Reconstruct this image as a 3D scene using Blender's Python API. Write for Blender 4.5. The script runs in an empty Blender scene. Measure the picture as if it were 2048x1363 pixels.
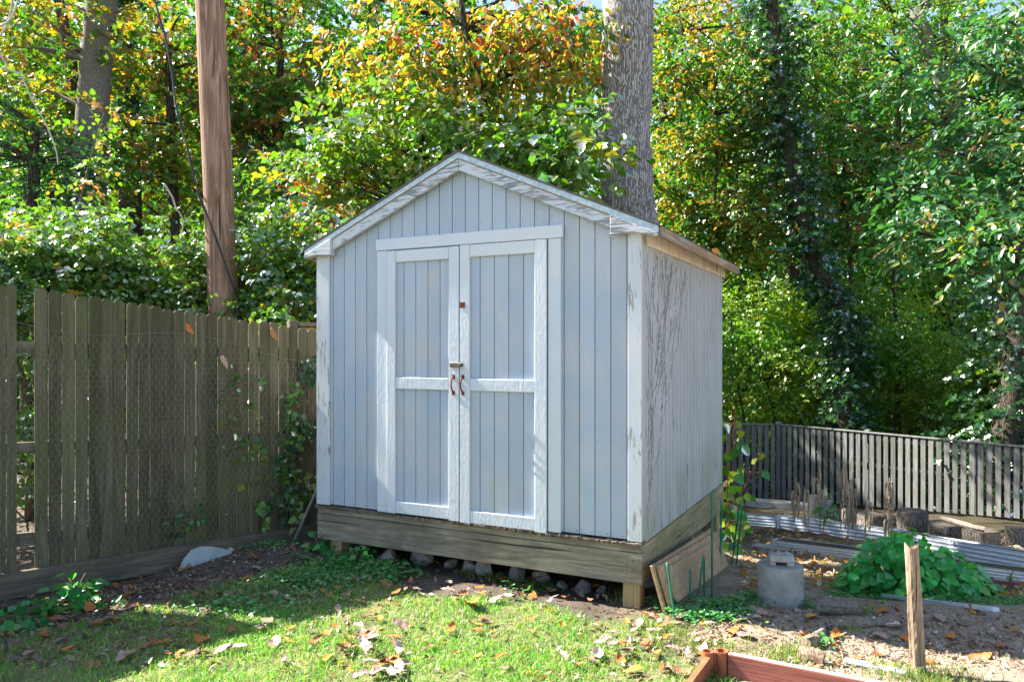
import bpy, math, random
import numpy as np
from mathutils import Vector, Matrix
SC = bpy.context.scene
R_ = math.radians
rng = np.random.default_rng(7)
random.seed(7)

# ------------------------------------------------------------------ camera, world, sun, exposure
FPX, HY, CAMZ = 1505.0, 699.0, 1.5
cam = bpy.data.objects.new('camera', bpy.data.cameras.new('camera'))
SC.collection.objects.link(cam); SC.camera = cam
cam.location = (0, 0, CAMZ); cam.rotation_euler = (R_(90), 0, 0)
cam.data.sensor_width = 36; cam.data.lens = 36 * FPX / 2048
cam.data.shift_y = (HY - 681.5) / 2048
cam.data.clip_start = .05; cam.data.clip_end = 600

SUN_EL, DELTA = 41.0, 2.4
ux, uy = .8918, -.4524                      # along the shed front, left to right
hx = -ux * math.cos(R_(DELTA)) - .4524 * math.sin(R_(DELTA))
hy = -uy * math.cos(R_(DELTA)) - .8918 * math.sin(R_(DELTA))
tosun = Vector((hx * math.cos(R_(SUN_EL)), hy * math.cos(R_(SUN_EL)), math.sin(R_(SUN_EL)))).normalized()
SC.world = bpy.data.worlds.new('World'); SC.world.use_nodes = True
wn = SC.world.node_tree.nodes; wl = SC.world.node_tree.links
sky = wn.new('ShaderNodeTexSky'); sky.sky_type = 'NISHITA'; sky.sun_disc = False
sky.sun_elevation = R_(SUN_EL); sky.sun_rotation = math.atan2(hx, hy)
wl.new(sky.outputs[0], wn['Background'].inputs[0]); wn['Background'].inputs[1].default_value = .075
sl = bpy.data.lights.new('sun', 'SUN'); sl.energy = 5.0; sl.angle = R_(.55); sl.color = (1, .93, .82)
so = bpy.data.objects.new('sun', sl); SC.collection.objects.link(so)
so.location = (-8, 4, 12); so.rotation_euler = tosun.to_track_quat('Z', 'Y').to_euler()
SC.view_settings.view_transform = 'Standard'; SC.view_settings.look = 'None'
SC.view_settings.exposure = 2.15; SC.view_settings.gamma = 1
SC.cycles.max_bounces = 8; SC.cycles.diffuse_bounces = 4; SC.cycles.transmission_bounces = 6

# ------------------------------------------------------------------ helpers
def P(px, py, Y): return Vector(((px - 1024) / FPX * Y, Y, CAMZ + (HY - py) / FPX * Y))

def ss(a, b, x):
    t = np.clip((np.asarray(x, float) - a) / (b - a), 0, 1); return t * t * (3 - 2 * t)

_lat = np.random.default_rng(3).random((256, 256))
def vnoise(x, y):
    x = np.asarray(x, float); y = np.asarray(y, float)
    xi = np.floor(x).astype(int); yi = np.floor(y).astype(int); fx = x - xi; fy = y - yi
    fx = fx * fx * (3 - 2 * fx); fy = fy * fy * (3 - 2 * fy)
    a = _lat[xi % 256, yi % 256]; b = _lat[(xi + 1) % 256, yi % 256]
    c = _lat[xi % 256, (yi + 1) % 256]; d = _lat[(xi + 1) % 256, (yi + 1) % 256]
    return (a * (1 - fx) + b * fx) * (1 - fy) + (c * (1 - fx) + d * fx) * fy - .5

def gbase(x, y):
    x = np.asarray(x, float); y = np.asarray(y, float)
    left = -.12 * ss(-1.3, -3.0, x) - .02 * ss(5, 6, y)
    t_ = y - 4.4; d = np.clip(.5 * (t_ + np.sqrt(t_ * t_ + .35)) - .05, 0, None)
    right = -.138 * np.minimum(d, 1.8) - .11 * np.clip(d - 1.8, 0, 10) - .05 * np.clip(d - 11.8, 0, 16) - .25 * np.clip(x - 1.6, 0, 1.2) * ss(4.3, 6, y)
    far = .12 * np.clip(y - 34, 0, 60)
    w = ss(-1.2, 1.0, x)
    return left * (1 - w) + right * w + far

def ground(x, y):
    x = np.asarray(x, float); y = np.asarray(y, float)
    rough = .03 + .25 * ss(12, 30, y)
    k = ss(1.2, 2.5, x) * .5 + .6
    mound = .05 * np.exp(-((x + 1.9) ** 2 + (y - 5.55) ** 2) / .18)
    return gbase(x, y) + mound + rough * vnoise(x * 1.1 + 9, y * 1.1) + k * .03 * vnoise(x * 4, y * 4 + 5) + k * .02 * vnoise(x * 11, y * 11) + k * .012 * vnoise(x * 27, y * 27)

def G(px, py):
    """ground point seen at photo pixel"""
    lo, hi = 2.0, 40.0
    for _ in range(50):
        m = (lo + hi) / 2; p = P(px, py, m)
        if p.z > float(gbase(p.x, p.y)): lo = m
        else: hi = m
    p = P(px, py, lo); return Vector((p.x, p.y, float(ground(p.x, p.y))))

def tag(o, label=None, cat=None, group=None, kind=None):
    if label: o['label'] = label
    if cat: o['category'] = cat
    if group: o['group'] = group
    if kind: o['kind'] = kind
    return o
def empty(name, loc, label, cat, group=None, rz=0):
    o = bpy.data.objects.new(name, None); o.empty_display_size = .1
    SC.collection.objects.link(o); o.location = loc; o.rotation_euler.z = rz
    return tag(o, label, cat, group)
def link(name, me, mats, parent=None, loc=None):
    o = bpy.data.objects.new(name, me); SC.collection.objects.link(o)
    for m in (mats if isinstance(mats, (list, tuple)) else [mats]):
        if m: me.materials.append(m)
    if parent: o.parent = parent
    if loc is not None: o.location = loc
    return o
def bevel(o, w=.003, seg=1):
    b = o.modifiers.new('bevel', 'BEVEL'); b.width = w; b.segments = seg; b.limit_method = 'ANGLE'; return o
def smooth(o):
    o.data.polygons.foreach_set('use_smooth', [True] * len(o.data.polygons)); return o

class MB:
    def __init__(s): s.v = []; s.f = []; s.mi = []
    def add(s, vs, fs, mi=0):
        b = len(s.v); s.v += [tuple(v) for v in vs]
        for f in fs: s.f.append([i + b for i in f]); s.mi.append(mi)
        return s
    def box(s, x0, x1, y0, y1, z0, z1, mi=0):
        v = [(x, y, z) for z in (z0, z1) for y in (y0, y1) for x in (x0, x1)]
        return s.add(v, [(0, 2, 3, 1), (4, 5, 7, 6), (0, 1, 5, 4), (2, 6, 7, 3), (0, 4, 6, 2), (1, 3, 7, 5)], mi)
    def obox(s, a, b, w, h, up=(0, 0, 1), mi=0):
        """bar from a to b, width w (side), height h (up)"""
        a = Vector(a); b = Vector(b); d = (b - a).normalized(); sd = d.cross(Vector(up)).normalized(); u = sd.cross(d)
        v = []
        for e in (a, b):
            for i, j in ((-1, -1), (1, -1), (1, 1), (-1, 1)): v.append(e + sd * (i * w / 2) + u * (j * h / 2))
        return s.add(v, [(0, 1, 2, 3), (7, 6, 5, 4), (0, 4, 5, 1), (1, 5, 6, 2), (2, 6, 7, 3), (3, 7, 4, 0)], mi)
    def prism(s, poly, lo, hi, axis='y', mi=0):
        n = len(poly)
        def pt(p, t): return (p[0], t, p[1]) if axis == 'y' else ((t, p[0], p[1]) if axis == 'x' else (p[0], p[1], t))
        v = [pt(p, lo) for p in poly] + [pt(p, hi) for p in poly]
        fs = [tuple(range(n)), tuple(range(2 * n - 1, n - 1, -1))] + [(i, i + n, (i + 1) % n + n, (i + 1) % n) for i in range(n)]
        return s.add(v, fs, mi)
    def tube(s, pts, r, n=8, mi=0, amp=0, seed=0, cap=True):
        pts = [Vector(p) for p in pts]; m = len(pts)
        if not hasattr(r, '__len__'): r = [r] * m
        v = []; ref = Vector((.3, 1, .1))
        rr = random.Random(seed); ph = [rr.random() * 6.28 for _ in range(6)]
        for i, p in enumerate(pts):
            d = (pts[min(i + 1, m - 1)] - pts[max(i - 1, 0)])
            d = d.normalized() if d.length > 1e-9 else Vector((0, 0, 1))
            a = ref - d * ref.dot(d)
            if a.length < .05: a = Vector((1, 0, 0)) - d * d.x
            a.normalize(); b = d.cross(a)
            for k in range(n):
                t = 2 * math.pi * k / n
                q = r[i]
                if amp: q *= 1 + amp * (math.sin(2 * t + ph[0] + i * .11) + .7 * math.sin(3 * t + ph[1] - i * .17) + .6 * math.sin(7 * t + ph[2] + i * .23) + .5 * math.sin(11 * t + ph[3] - i * .4))
                v.append(p + (a * math.cos(t) + b * math.sin(t)) * q)
        fs = [(i * n + k, i * n + (k + 1) % n, (i + 1) * n + (k + 1) % n, (i + 1) * n + k) for i in range(m - 1) for k in range(n)]
        if cap: fs += [tuple(range(n - 1, -1, -1)), tuple(range((m - 1) * n, m * n))]
        return s.add(v, fs, mi)
    def build(s, name, mats, parent=None, origin=None, bev=0, sm=False):
        me = bpy.data.meshes.new(name)
        v = s.v
        if origin is not None: v = [(a - origin[0], b - origin[1], c - origin[2]) for a, b, c in v]
        me.from_pydata(v, [], s.f)
        me.polygons.foreach_set('material_index', s.mi)
        o = link(name, me, mats, parent, None if (parent or origin is None) else origin)
        me.update()
        if bev: bevel(o, bev)
        if sm: smooth(o)
        return o

def npmesh(name, V, Fc, mats, cols=None, parent=None, origin=None, sm=False):
    V = np.asarray(V, np.float32)
    if origin is not None: V = V - np.array(origin, np.float32)
    Fc = np.asarray(Fc, np.int32); nf, k = Fc.shape
    me = bpy.data.meshes.new(name)
    me.vertices.add(len(V)); me.vertices.foreach_set('co', V.ravel())
    me.loops.add(nf * k); me.loops.foreach_set('vertex_index', Fc.ravel())
    me.polygons.add(nf); me.polygons.foreach_set('loop_start', np.arange(0, nf * k, k, dtype=np.int32))
    if cols is not None:
        at = me.color_attributes.new('Col', 'FLOAT_COLOR', 'POINT')
        c4 = np.ones((len(V), 4), np.float32); c4[:, :3] = cols; at.data.foreach_set('color', c4.ravel())
    me.update(calc_edges=True)
    if sm: me.polygons.foreach_set('use_smooth', np.ones(nf, bool))
    return link(name, me, mats, parent, None if (parent or origin is None) else origin)

# ------------------------------------------------------------------ materials
class M_:
    def __init__(s, name):
        s.m = bpy.data.materials.new(name); s.m.use_nodes = True
        s.n = s.m.node_tree.nodes; s.l = s.m.node_tree.links; s.b = s.n['Principled BSDF']
        s.tc = None
    def co(s, scale=(1, 1, 1), rot=(0, 0, 0)):
        if not s.tc: s.tc = s.n.new('ShaderNodeTexCoord')
        mp = s.n.new('ShaderNodeMapping'); mp.inputs['Scale'].default_value = scale; mp.inputs['Rotation'].default_value = rot
        s.l.new(s.tc.outputs['Object'], mp.inputs[0]); return mp.outputs[0]
    def noise(s, scale, det=4, vec=None, rough=.6, dist=0):
        t = s.n.new('ShaderNodeTexNoise'); t.inputs['Scale'].default_value = scale; t.inputs['Detail'].default_value = det
        t.inputs['Roughness'].default_value = rough; t.inputs['Distortion'].default_value = dist
        s.l.new(vec if vec else s.co(), t.inputs['Vector']); return t.outputs[0]
    def ramp(s, fac, stops):
        r = s.n.new('ShaderNodeValToRGB'); e = r.color_ramp.elements
        while len(e) < len(stops): e.new(.5)
        for i, (p, c) in enumerate(stops):
            e[i].position = p; e[i].color = (*c, 1) if hasattr(c, '__len__') else (c, c, c, 1)
        s.l.new(fac, r.inputs[0]); return r.outputs[0]
    def mix(s, fac, a, b, mode='MIX'):
        x = s.n.new('ShaderNodeMix'); x.data_type = 'RGBA'; x.blend_type = mode
        for i, v in ((0, fac), (6, a), (7, b)):
            if hasattr(v, 'is_output'): s.l.new(v, x.inputs[i])
            elif hasattr(v, '__len__'): x.inputs[i].default_value = (*v, 1)
            else: x.inputs[i].default_value = v
        return x.outputs[2]
    def math(s, op, a, b=0.0):
        x = s.n.new('ShaderNodeMath'); x.operation = op
        for i, v in ((0, a), (1, b)):
            if hasattr(v, 'is_output'): s.l.new(v, x.inputs[i])
            else: x.inputs[i].default_value = v
        return x.outputs[0]
    def island(s):
        g = s.n.new('ShaderNodeNewGeometry'); return g.outputs['Random Per Island']
    def col(s, c):
        if hasattr(c, 'is_output'): s.l.new(c, s.b.inputs['Base Color'])
        else: s.b.inputs['Base Color'].default_value = (*c, 1)
    def set(s, rough=.7, metal=0, spec=.3):
        s.b.inputs['Roughness'].default_value = rough; s.b.inputs['Metallic'].default_value = metal
        s.b.inputs['Specular IOR Level'].default_value = spec; return s
    def bump(s, h, strength=.4, dist=.01):
        b = s.n.new('ShaderNodeBump'); b.inputs['Strength'].default_value = strength; b.inputs['Distance'].default_value = dist
        s.l.new(h, b.inputs['Height'])
        if s.b.inputs['Normal'].is_linked: s.l.new(s.b.inputs['Normal'].links[0].from_socket, b.inputs['Normal'])
        s.l.new(b.outputs[0], s.b.inputs['Normal'])

def m_wood(name, c1, c2, axis, dirt=None, rough=.85, fine=90, var=.25, crack=None, bumpd=.004, green=None):
    m = M_(name); m.set(rough, 0, .2)
    sc = [fine, fine, fine]; sc['xyz'.index(axis)] = fine * .035
    g = m.noise(1, 6, m.co(sc), .65, .6)
    sc2 = [14, 14, 14]; sc2['xyz'.index(axis)] = 1.1
    g2 = m.noise(1, 3, m.co(sc2), .6, 2.2)
    c = m.ramp(g, [(.3, c1), (.7, c2)])
    c = m.mix(m.ramp(g2, [(.38, 0), (.62, .75)]), c, tuple(x * .62 for x in c1))
    if dirt: c = m.mix(m.ramp(m.noise(2.4, 5, None, .7), [(.45, 0), (.7, .8)]), c, dirt)
    if green: c = m.mix(m.ramp(m.noise(1.3, 4, None, .7), [(.4, 0), (.65, .6)]), c, green)
    if crack:
        sc3 = [crack] * 3; sc3['xyz'.index(axis)] = crack * .03
        cf = m.ramp(m.noise(1, 4, m.co(sc3), .6, .5), [(.62, 0), (.67, 1)])
        c = m.mix(cf, c, tuple(x * .3 for x in c1)); m.bump(m.math('SUBTRACT', 1.0, cf), .8, bumpd)
    v = m.math('MULTIPLY_ADD', m.island(), var); v.node.inputs[2].default_value = 1 - var / 2
    cc = m.n.new('ShaderNodeVectorMath'); cc.operation = 'SCALE'
    m.l.new(c, cc.inputs[0]); m.l.new(v, cc.inputs[3]); m.col(cc.outputs[0])
    m.bump(g, .5, bumpd); m.bump(g2, .3, bumpd)
    return m.m

def m_paint(name, base, alt, alt2, peel=None, axis='z', peel_t=(.62, .66), grain=.35, lump=0., streak=None, rough=.55, fine=1., stain=False, algae=None):
    m = M_(name); m.set(rough, 0, .35)
    sc = [60, 60, 60]; sc['xyz'.index(axis)] = 3
    g = m.noise(1, 5, m.co(sc), .6)
    n = m.noise(2.1, 4, None, .55); n2 = m.noise(5.5, 5, m.co((1, 1, .45)), .6)
    c = m.mix(m.ramp(n, [(.42, 0), (.62, 1)]), base, alt)
    c = m.mix(m.ramp(n2, [(.5, 0), (.7, .8)]), c, alt2)
    sp = m.noise(55, 3, None, .7)
    c = m.mix(m.ramp(sp, [(.69, 0), (.74, .5)]), c, (.25, .24, .23))
    if stain:
        c = m.mix(m.ramp(m.noise(1, 5, m.co((9, 9, .9)), .7), [(.52, 0), (.78, .45)]), c, (.36, .37, .37))
        c = m.mix(m.ramp(m.noise(.9, 3, m.co((3, 3, 1.3)), .6), [(.5, 0), (.56, .55)]), c, alt)
        v = m.math('MULTIPLY_ADD', m.island(), .12); v.node.inputs[2].default_value = .94
        vs_ = m.n.new('ShaderNodeVectorMath'); vs_.operation = 'SCALE'; m.l.new(c, vs_.inputs[0]); m.l.new(v, vs_.inputs[3]); c = vs_.outputs[0]
    if algae:
        sx = m.n.new('ShaderNodeSeparateXYZ'); m.l.new(m.tc.outputs['Object'], sx.inputs[0])
        zf = m.math('MULTIPLY_ADD', sx.outputs[2], -.9); zf.node.inputs[2].default_value = 1.05
        af = m.math('MULTIPLY', zf, m.ramp(m.noise(1, 4, m.co((7, 7, 1.2)), .65), [(.35, 0), (.7, 1)]))
        c = m.mix(m.ramp(af, [(.1, 0), (.5, .85)]), c, algae)
    if streak:
        sk = [16, 16, 16]; sk['xyz'.index(axis)] = 1.0
        c = m.mix(m.ramp(m.noise(1, 5, m.co(sk), .65), [(.48, 0), (.75, .7)]), c, streak)
    if peel:
        sp2 = [26 * fine] * 3; sp2['xyz'.index(axis)] = 3.4 * fine
        pn = m.noise(1, 6, m.co(sp2), .62, .9)
        big = m.noise(3.2, 3, None, .5)
        pf = m.math('ADD', m.math('MULTIPLY', pn, .72), m.math('MULTIPLY', big, .36))
        pm = m.ramp(pf, [(peel_t[0], 0), (peel_t[1], 1)])
        c = m.mix(pm, c, m.ramp(g, [(.3, tuple(x * .6 for x in peel)), (.7, peel)]))
        m.bump(m.math('SUBTRACT', 1.0, pm), .6, .0015)
    m.col(c); m.bump(g, grain, .0018)
    if lump: m.bump(m.noise(48, 4, m.co((1, 1, .5)), .55), lump, .0065)
    return m.m

def m_simple(name, c1, c2, scale=20, rough=.7, metal=0, bump=.2, spec=.3, det=5, vec=None):
    m = M_(name); m.set(rough, metal, spec)
    v = m.co(vec) if vec else None
    g = m.noise(scale, det, v, .6); m.col(m.ramp(g, [(.32, c1), (.68, c2)])); m.bump(g, bump, .004); return m.m

def m_bark(name, c1, c2, c3, sx=26, sz=3.2, dist=.02):
    m = M_(name); m.set(.92, 0, .12)
    t = m.n.new('ShaderNodeTexVoronoi'); t.feature = 'DISTANCE_TO_EDGE'; t.inputs['Scale'].default_value = 1
    wv = m.n.new('ShaderNodeVectorMath'); wv.operation = 'ADD'
    nt = m.n.new('ShaderNodeTexNoise'); nt.inputs['Scale'].default_value = 6; nt.inputs['Detail'].default_value = 4
    m.l.new(m.co(), nt.inputs[0])
    sv = m.n.new('ShaderNodeVectorMath'); sv.operation = 'SCALE'; sv.inputs[3].default_value = 2.6
    m.l.new(nt.outputs[1], sv.inputs[0]); m.l.new(m.co((sx, sx, sz)), wv.inputs[0]); m.l.new(sv.outputs[0], wv.inputs[1])
    m.l.new(wv.outputs[0], t.inputs['Vector'])
    e = m.ramp(t.outputs['Distance'], [(0, 0), (.16, 1)])
    f = m.noise(1, 6, m.co((60, 60, 10)), .7)
    c = m.mix(e, c1, m.ramp(f, [(.3, c2), (.7, c3)]))
    c = m.mix(m.ramp(m.noise(1.6, 3), [(.45, 0), (.7, .5)]), c, c2)
    m.col(c); m.bump(e, .9, dist); m.bump(f, .5, dist * .4); return m.m

def m_leaf(name, trans=.45, gloss=.09, rough=.35):
    m = M_(name); m.n.remove(m.b)
    a = m.n.new('ShaderNodeAttribute'); a.attribute_name = 'Col'
    d = m.n.new('ShaderNodeBsdfDiffuse'); t = m.n.new('ShaderNodeBsdfTranslucent'); g = m.n.new('ShaderNodeBsdfGlossy')
    tcol = m.mix(1, a.outputs[0], (1.4, 1.5, .42), 'MULTIPLY')
    m.l.new(a.outputs[0], d.inputs[0]); m.l.new(tcol, t.inputs[0])
    g.inputs[0].default_value = (1, 1, 1, 1); g.inputs['Roughness'].default_value = rough
    x = m.n.new('ShaderNodeMixShader'); x.inputs[0].default_value = trans
    m.l.new(d.outputs[0], x.inputs[1]); m.l.new(t.outputs[0], x.inputs[2])
    fr = m.n.new('ShaderNodeFresnel'); fr.inputs[0].default_value = 1.4
    ff = m.math('MULTIPLY_ADD', fr.outputs[0], gloss * 2.2); ff.node.inputs[2].default_value = gloss * .1
    y = m.n.new('ShaderNodeMixShader'); m.l.new(ff, y.inputs[0])
    m.l.new(x.outputs[0], y.inputs[1]); m.l.new(g.outputs[0], y.inputs[2])
    m.l.new(y.outputs[0], m.n['Material Output'].inputs[0]); return m.m

LEAF = m_leaf('leaf', .42, .045, .45)
LEAFG = m_leaf('glossy_leaf', .42, .20, .26)
GRASSM = m_leaf('grass', .4, .04, .5)
PAINT_F = m_paint('blue_grey_paint', (.435, .472, .555), (.365, .44, .555), (.50, .48, .49), lump=.06, stain=True)
GROOVE = m_simple('shaded_grimy_groove', (.10, .115, .13), (.22, .25, .28), 40)  # darker backing paints in the shade between boards, with some grime
PAINT_W = m_paint('white_trim_paint', (.60, .635, .705), (.55, .60, .695), (.635, .645, .68), grain=1., lump=.38)
PAINT_PEEL = m_paint('peeling_white_paint_upright', (.56, .59, .65), (.53, .56, .63), (.60, .61, .625), (.33, .33, .35), 'z', (.60, .635), fine=2.0)
PAINT_RAKE = m_paint('peeling_white_paint_along', (.55, .58, .65), (.51, .555, .63), (.58, .58, .59), (.29, .295, .325), 'x', (.53, .60), grain=.9, fine=1.9)
PAINT_S = m_paint('weathered_grey_paint', (.445, .465, .50), (.40, .425, .455), (.41, .42, .41), (.17, .17, .17), 'z', (.645, .67), streak=(.29, .305, .29), fine=1.8, algae=(.30, .33, .24))
PAINT_FRZ = m_paint('warm_lit_rusty_white_paint', (.78, .74, .66), (.74, .68, .58), (.66, .5, .3), (.42, .25, .09), 'z', (.60, .66))  # orange tint paints in warm light bounced off leaves, plus rust drips
RIM = m_wood('weathered_timber', (.19, .165, .125), (.42, .375, .29), 'x', (.12, .11, .08), crack=22, fine=55, var=.1)
RIMS = m_wood('mossy_timber', (.25, .21, .12), (.42, .37, .22), 'y', (.15, .15, .06), crack=22, fine=70, var=.1)
DECK = m_wood('rotten_deck_edge', (.09, .065, .05), (.42, .34, .27), 'x', (.04, .03, .025), fine=50, var=0)
POST = m_wood('raw_post_wood', (.30, .22, .11), (.46, .36, .2), 'z', fine=60)
EAVE = m_wood('brown_eave_wood', (.25, .20, .14), (.46, .39, .31), 'y', (.35, .2, .07), fine=60)
DRIP = m_simple('blue_grey_metal_edge', (.30, .38, .44), (.55, .64, .70), 30, .45, .3)
SHING = m_simple('asphalt_shingle', (.05, .05, .055), (.13, .12, .12), 160, .95)
PICK = m_wood('grey_picket_wood', (.085, .07, .046), (.175, .152, .108), 'z', (.075, .065, .042), fine=50, var=.6, green=(.095, .105, .04))
PICKB = m_wood('brown_picket_wood', (.20, .145, .085), (.33, .25, .15), 'z', (.22, .19, .06), fine=60, var=.4, green=(.26, .22, .05))
RAILW = m_wood('grey_rail_wood', (.11, .095, .07), (.24, .205, .15), 'x', (.08, .068, .05), fine=60, var=.2)
SLAT = m_wood('silver_slat_wood', (.14, .142, .145), (.26, .262, .268), 'z', (.13, .135, .10), fine=60, var=.45)
POLE = m_wood('utility_pole_wood', (.22, .115, .075), (.62, .40, .30), 'z', (.26, .155, .105), fine=48, var=0, bumpd=.03, crack=26)
PLY = m_wood('plywood', (.42, .26, .14), (.58, .40, .24), 'y', (.30, .20, .12), fine=50, var=.2)
PLYW = m_simple('damp_plywood', (.12, .08, .05), (.18, .13, .08), 14, .8)
REDW = m_wood('red_stained_board', (.30, .105, .075), (.42, .165, .125), 'x', None, fine=110, var=.1)
REDTOP = m_wood('sunlit_board_edge', (.62, .47, .34), (.78, .62, .47), 'x', None, fine=60, var=.1)  # sunlight on the top edge put into the colour as a pale tone
TERRA = m_simple('terracotta_plastic', (.30, .10, .045), (.42, .16, .075), 12, .45)
STAKEW = m_wood('raw_stake_wood', (.20, .14, .085), (.56, .45, .33), 'z', (.16, .105, .065), fine=90, var=0, bumpd=.02, crack=60)
OAK = m_bark('pale_oak_bark', (.23, .215, .205), (.41, .385, .375), (.53, .505, .495), 46, 4.2, .03)
GREYB = m_bark('grey_smooth_bark', (.11, .10, .09), (.19, .175, .155), (.28, .26, .235), 60, 14, .006)
DARKB = m_bark('dark_bark', (.035, .03, .025), (.08, .065, .05), (.13, .11, .09), 30, 4, .02)
LOGB = m_bark('log_bark', (.09, .075, .06), (.22, .20, .175), (.34, .31, .28), 50, 8, .012)
LOGEND = m_simple('cut_log_face', (.055, .045, .04), (.15, .125, .10), 22, .9)
TWIG = m_simple('twig', (.10, .075, .05), (.2, .16, .12), 30, .9)
VINEW = m_simple('pale_vine', (.36, .32, .28), (.52, .48, .43), 30, .9)
REDSTEM = m_simple('red_stem', (.30, .05, .05), (.42, .10, .08), 20, .5)
GALV = m_simple('galvanised_steel', (.44, .51, .62), (.58, .65, .74), 9, .65, .08, .05, vec=(1, 1, 3))
GALVW = m_simple('white_steel', (.62, .64, .66), (.78, .79, .80), 9, .4, .25, .05)  # paler than the galvanised steel of the row behind
STEEL = m_simple('dull_steel', (.35, .36, .37), (.5, .5, .5), 40, .4, .7)
RUST = m_simple('rust', (.10, .025, .015), (.24, .06, .03), 60, .7, .2)
WIRE = m_simple('wire', (.15, .155, .14), (.25, .255, .24), 40, .55, .3)
CABLE = m_simple('black_cable', (.02, .022, .025), (.045, .05, .055), 40, .45)
GREENP = m_simple('green_plastic', (.01, .13, .08), (.02, .2, .125), 40, .4)
ROCKM = m_simple('field_stone', (.22, .19, .185), (.44, .40, .39), 14, .9, 0, .6)
PALESTONE = m_simple('pale_stone', (.28, .27, .25), (.44, .42, .39), 14, .9, 0, .5)
SOILM = m_simple('dark_bed_soil', (.05, .035, .026), (.13, .10, .075), 30, .95, 0, .8)
BARKP = m_simple('bark_piece', (.13, .105, .085), (.30, .25, .21), 40, .9, 0, .7)
DRY = m_simple('dry_stalk', (.26, .19, .125), (.46, .37, .26), 40, .9)

def m_concrete():
    m = M_('rough_concrete'); m.set(.9, 0, .2)
    n = m.noise(9, 6, None, .7); f = m.noise(120, 4, None, .7)
    c = m.ramp(n, [(.3, (.20, .195, .175)), (.7, (.36, .35, .32))])
    c = m.mix(m.ramp(f, [(.55, 0), (.7, .5)]), c, (.16, .155, .14))
    m.col(c); m.bump(f, .6, .004); m.bump(n, .5, .008); return m.m
CONC = m_concrete()
def m_sheet():
    m = M_('scuffed_clear_plastic'); m.set(.32, 0, .5)
    n = m.noise(7, 5, None, .6)
    m.col(m.ramp(n, [(.35, (.34, .42, .40)), (.65, (.50, .56, .55))])); m.b.inputs['Transmission Weight'].default_value = .35
    m.b.inputs['IOR'].default_value = 1.2; m.bump(n, .15, .01); return m.m
SHEET = m_sheet()
def m_ground():
    m = M_('yard_soil'); m.set(.95, 0, .15)
    a = m.n.new('ShaderNodeAttribute'); a.attribute_name = 'Col'
    n = m.noise(3.5, 6, None, .7); f = m.noise(38, 5, None, .75); p = m.noise(120, 3, None, .6)
    c = m.mix(1, a.outputs[0], m.ramp(n, [(.3, .68), (.7, 1.3)]), 'MULTIPLY')
    c = m.mix(1, c, m.ramp(f, [(.3, .6), (.7, 1.4)]), 'MULTIPLY')
    c = m.mix(m.ramp(p, [(.70, 0), (.74, .7)]), c, (.42, .40, .38))
    m.col(c); m.bump(f, .9, .02); m.bump(p, .5, .006); return m.m
GROUND = m_ground()

# ------------------------------------------------------------------ ground sheet
def lawn(x, y):
    """1 where turf grows"""
    x = np.asarray(x, float); y = np.asarray(y, float)
    n = .30 * vnoise(x * 2.3, y * 2.3) + .16 * vnoise(x * 8 + 3, y * 8)
    back = 4.02 + (x + 2.87) * .80 - np.clip(x + 1.4, 0, 9) * 1.30            # dirt strip along fence and shed
    front = ss(.12, -.06, y - back + n)
    right = ss(.15, -.1, x - (.70 - (y - 3.4) * .02) + n * 1.5)
    return front * right
def axis(segs):
    a = []
    for lo, hi, st in segs: a += list(np.arange(lo, hi, st))
    return np.array(a + [segs[-1][1]])
gx = axis([(-150, -30, 12), (-30, -8, 1.2), (-8, -3.4, .15), (-3.4, 4.2, .028), (4.2, 9, .12), (9, 30, 1.2), (30, 150, 12)])
gy = axis([(-30, -2, 3), (-2, 2.8, .15), (2.8, 6.4, .028), (6.4, 14, .10), (14, 50, 1.0), (50, 190, 14)])
XX, YY = np.meshgrid(gx, gy); ZZ = ground(XX, YY)
lw = lawn(XX, YY)
soil = np.array([.125, .10, .082]); turf = np.array([.19, .20, .08]); tan_ = np.array([.34, .27, .20])
wt = ss(.9, 1.6, XX) * ss(.35, -.1, YY - 6.2 - .0 * XX) * .75
rsoil = ss(.4, 1.3, XX)[..., None]
gc = (soil[None, None] * (1 - rsoil) + np.array([.27, .21, .15]) * rsoil) * (1 - wt[..., None]) + tan_[None, None] * wt[..., None]
gc = gc * (1 - lw[..., None] * .85) + turf[None, None] * lw[..., None] * .85
forest = ss(7.8, 10.5, YY)[..., None]; gc = gc * (1 - forest) + np.array([.06, .05, .03]) * forest  # shade before the slat fence painted in with the dark forest floor colour
nx_, ny_ = len(gx), len(gy); idx = np.arange(nx_ * ny_).reshape(ny_, nx_)
FF = np.stack([idx[:-1, :-1], idx[:-1, 1:], idx[1:, 1:], idx[1:, :-1]], -1).reshape(-1, 4)
go = npmesh('ground', np.stack([XX, YY, ZZ], -1).reshape(-1, 3), FF, GROUND, gc.reshape(-1, 3), sm=True)
tag(go, kind='structure')

# ------------------------------------------------------------------ garden shed (local: x along the front, y into depth, z up)
W, D, FLOOR = 2.44, 2.36, .372
shed = empty('garden_shed', (-1.417, 5.547, 0), 'gabled wooden garden shed in pale blue grey paint with white double doors', 'shed', rz=-math.atan2(.4524, .8918))
APEX, EAVEZ = 2.735, 2.205
def roofz(x): return APEX - (APEX - EAVEZ) / 1.22 * abs(x - 1.22)
def siding(mb, xs, front, thick, dirn, z0, topf, axis):
    pass
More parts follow.
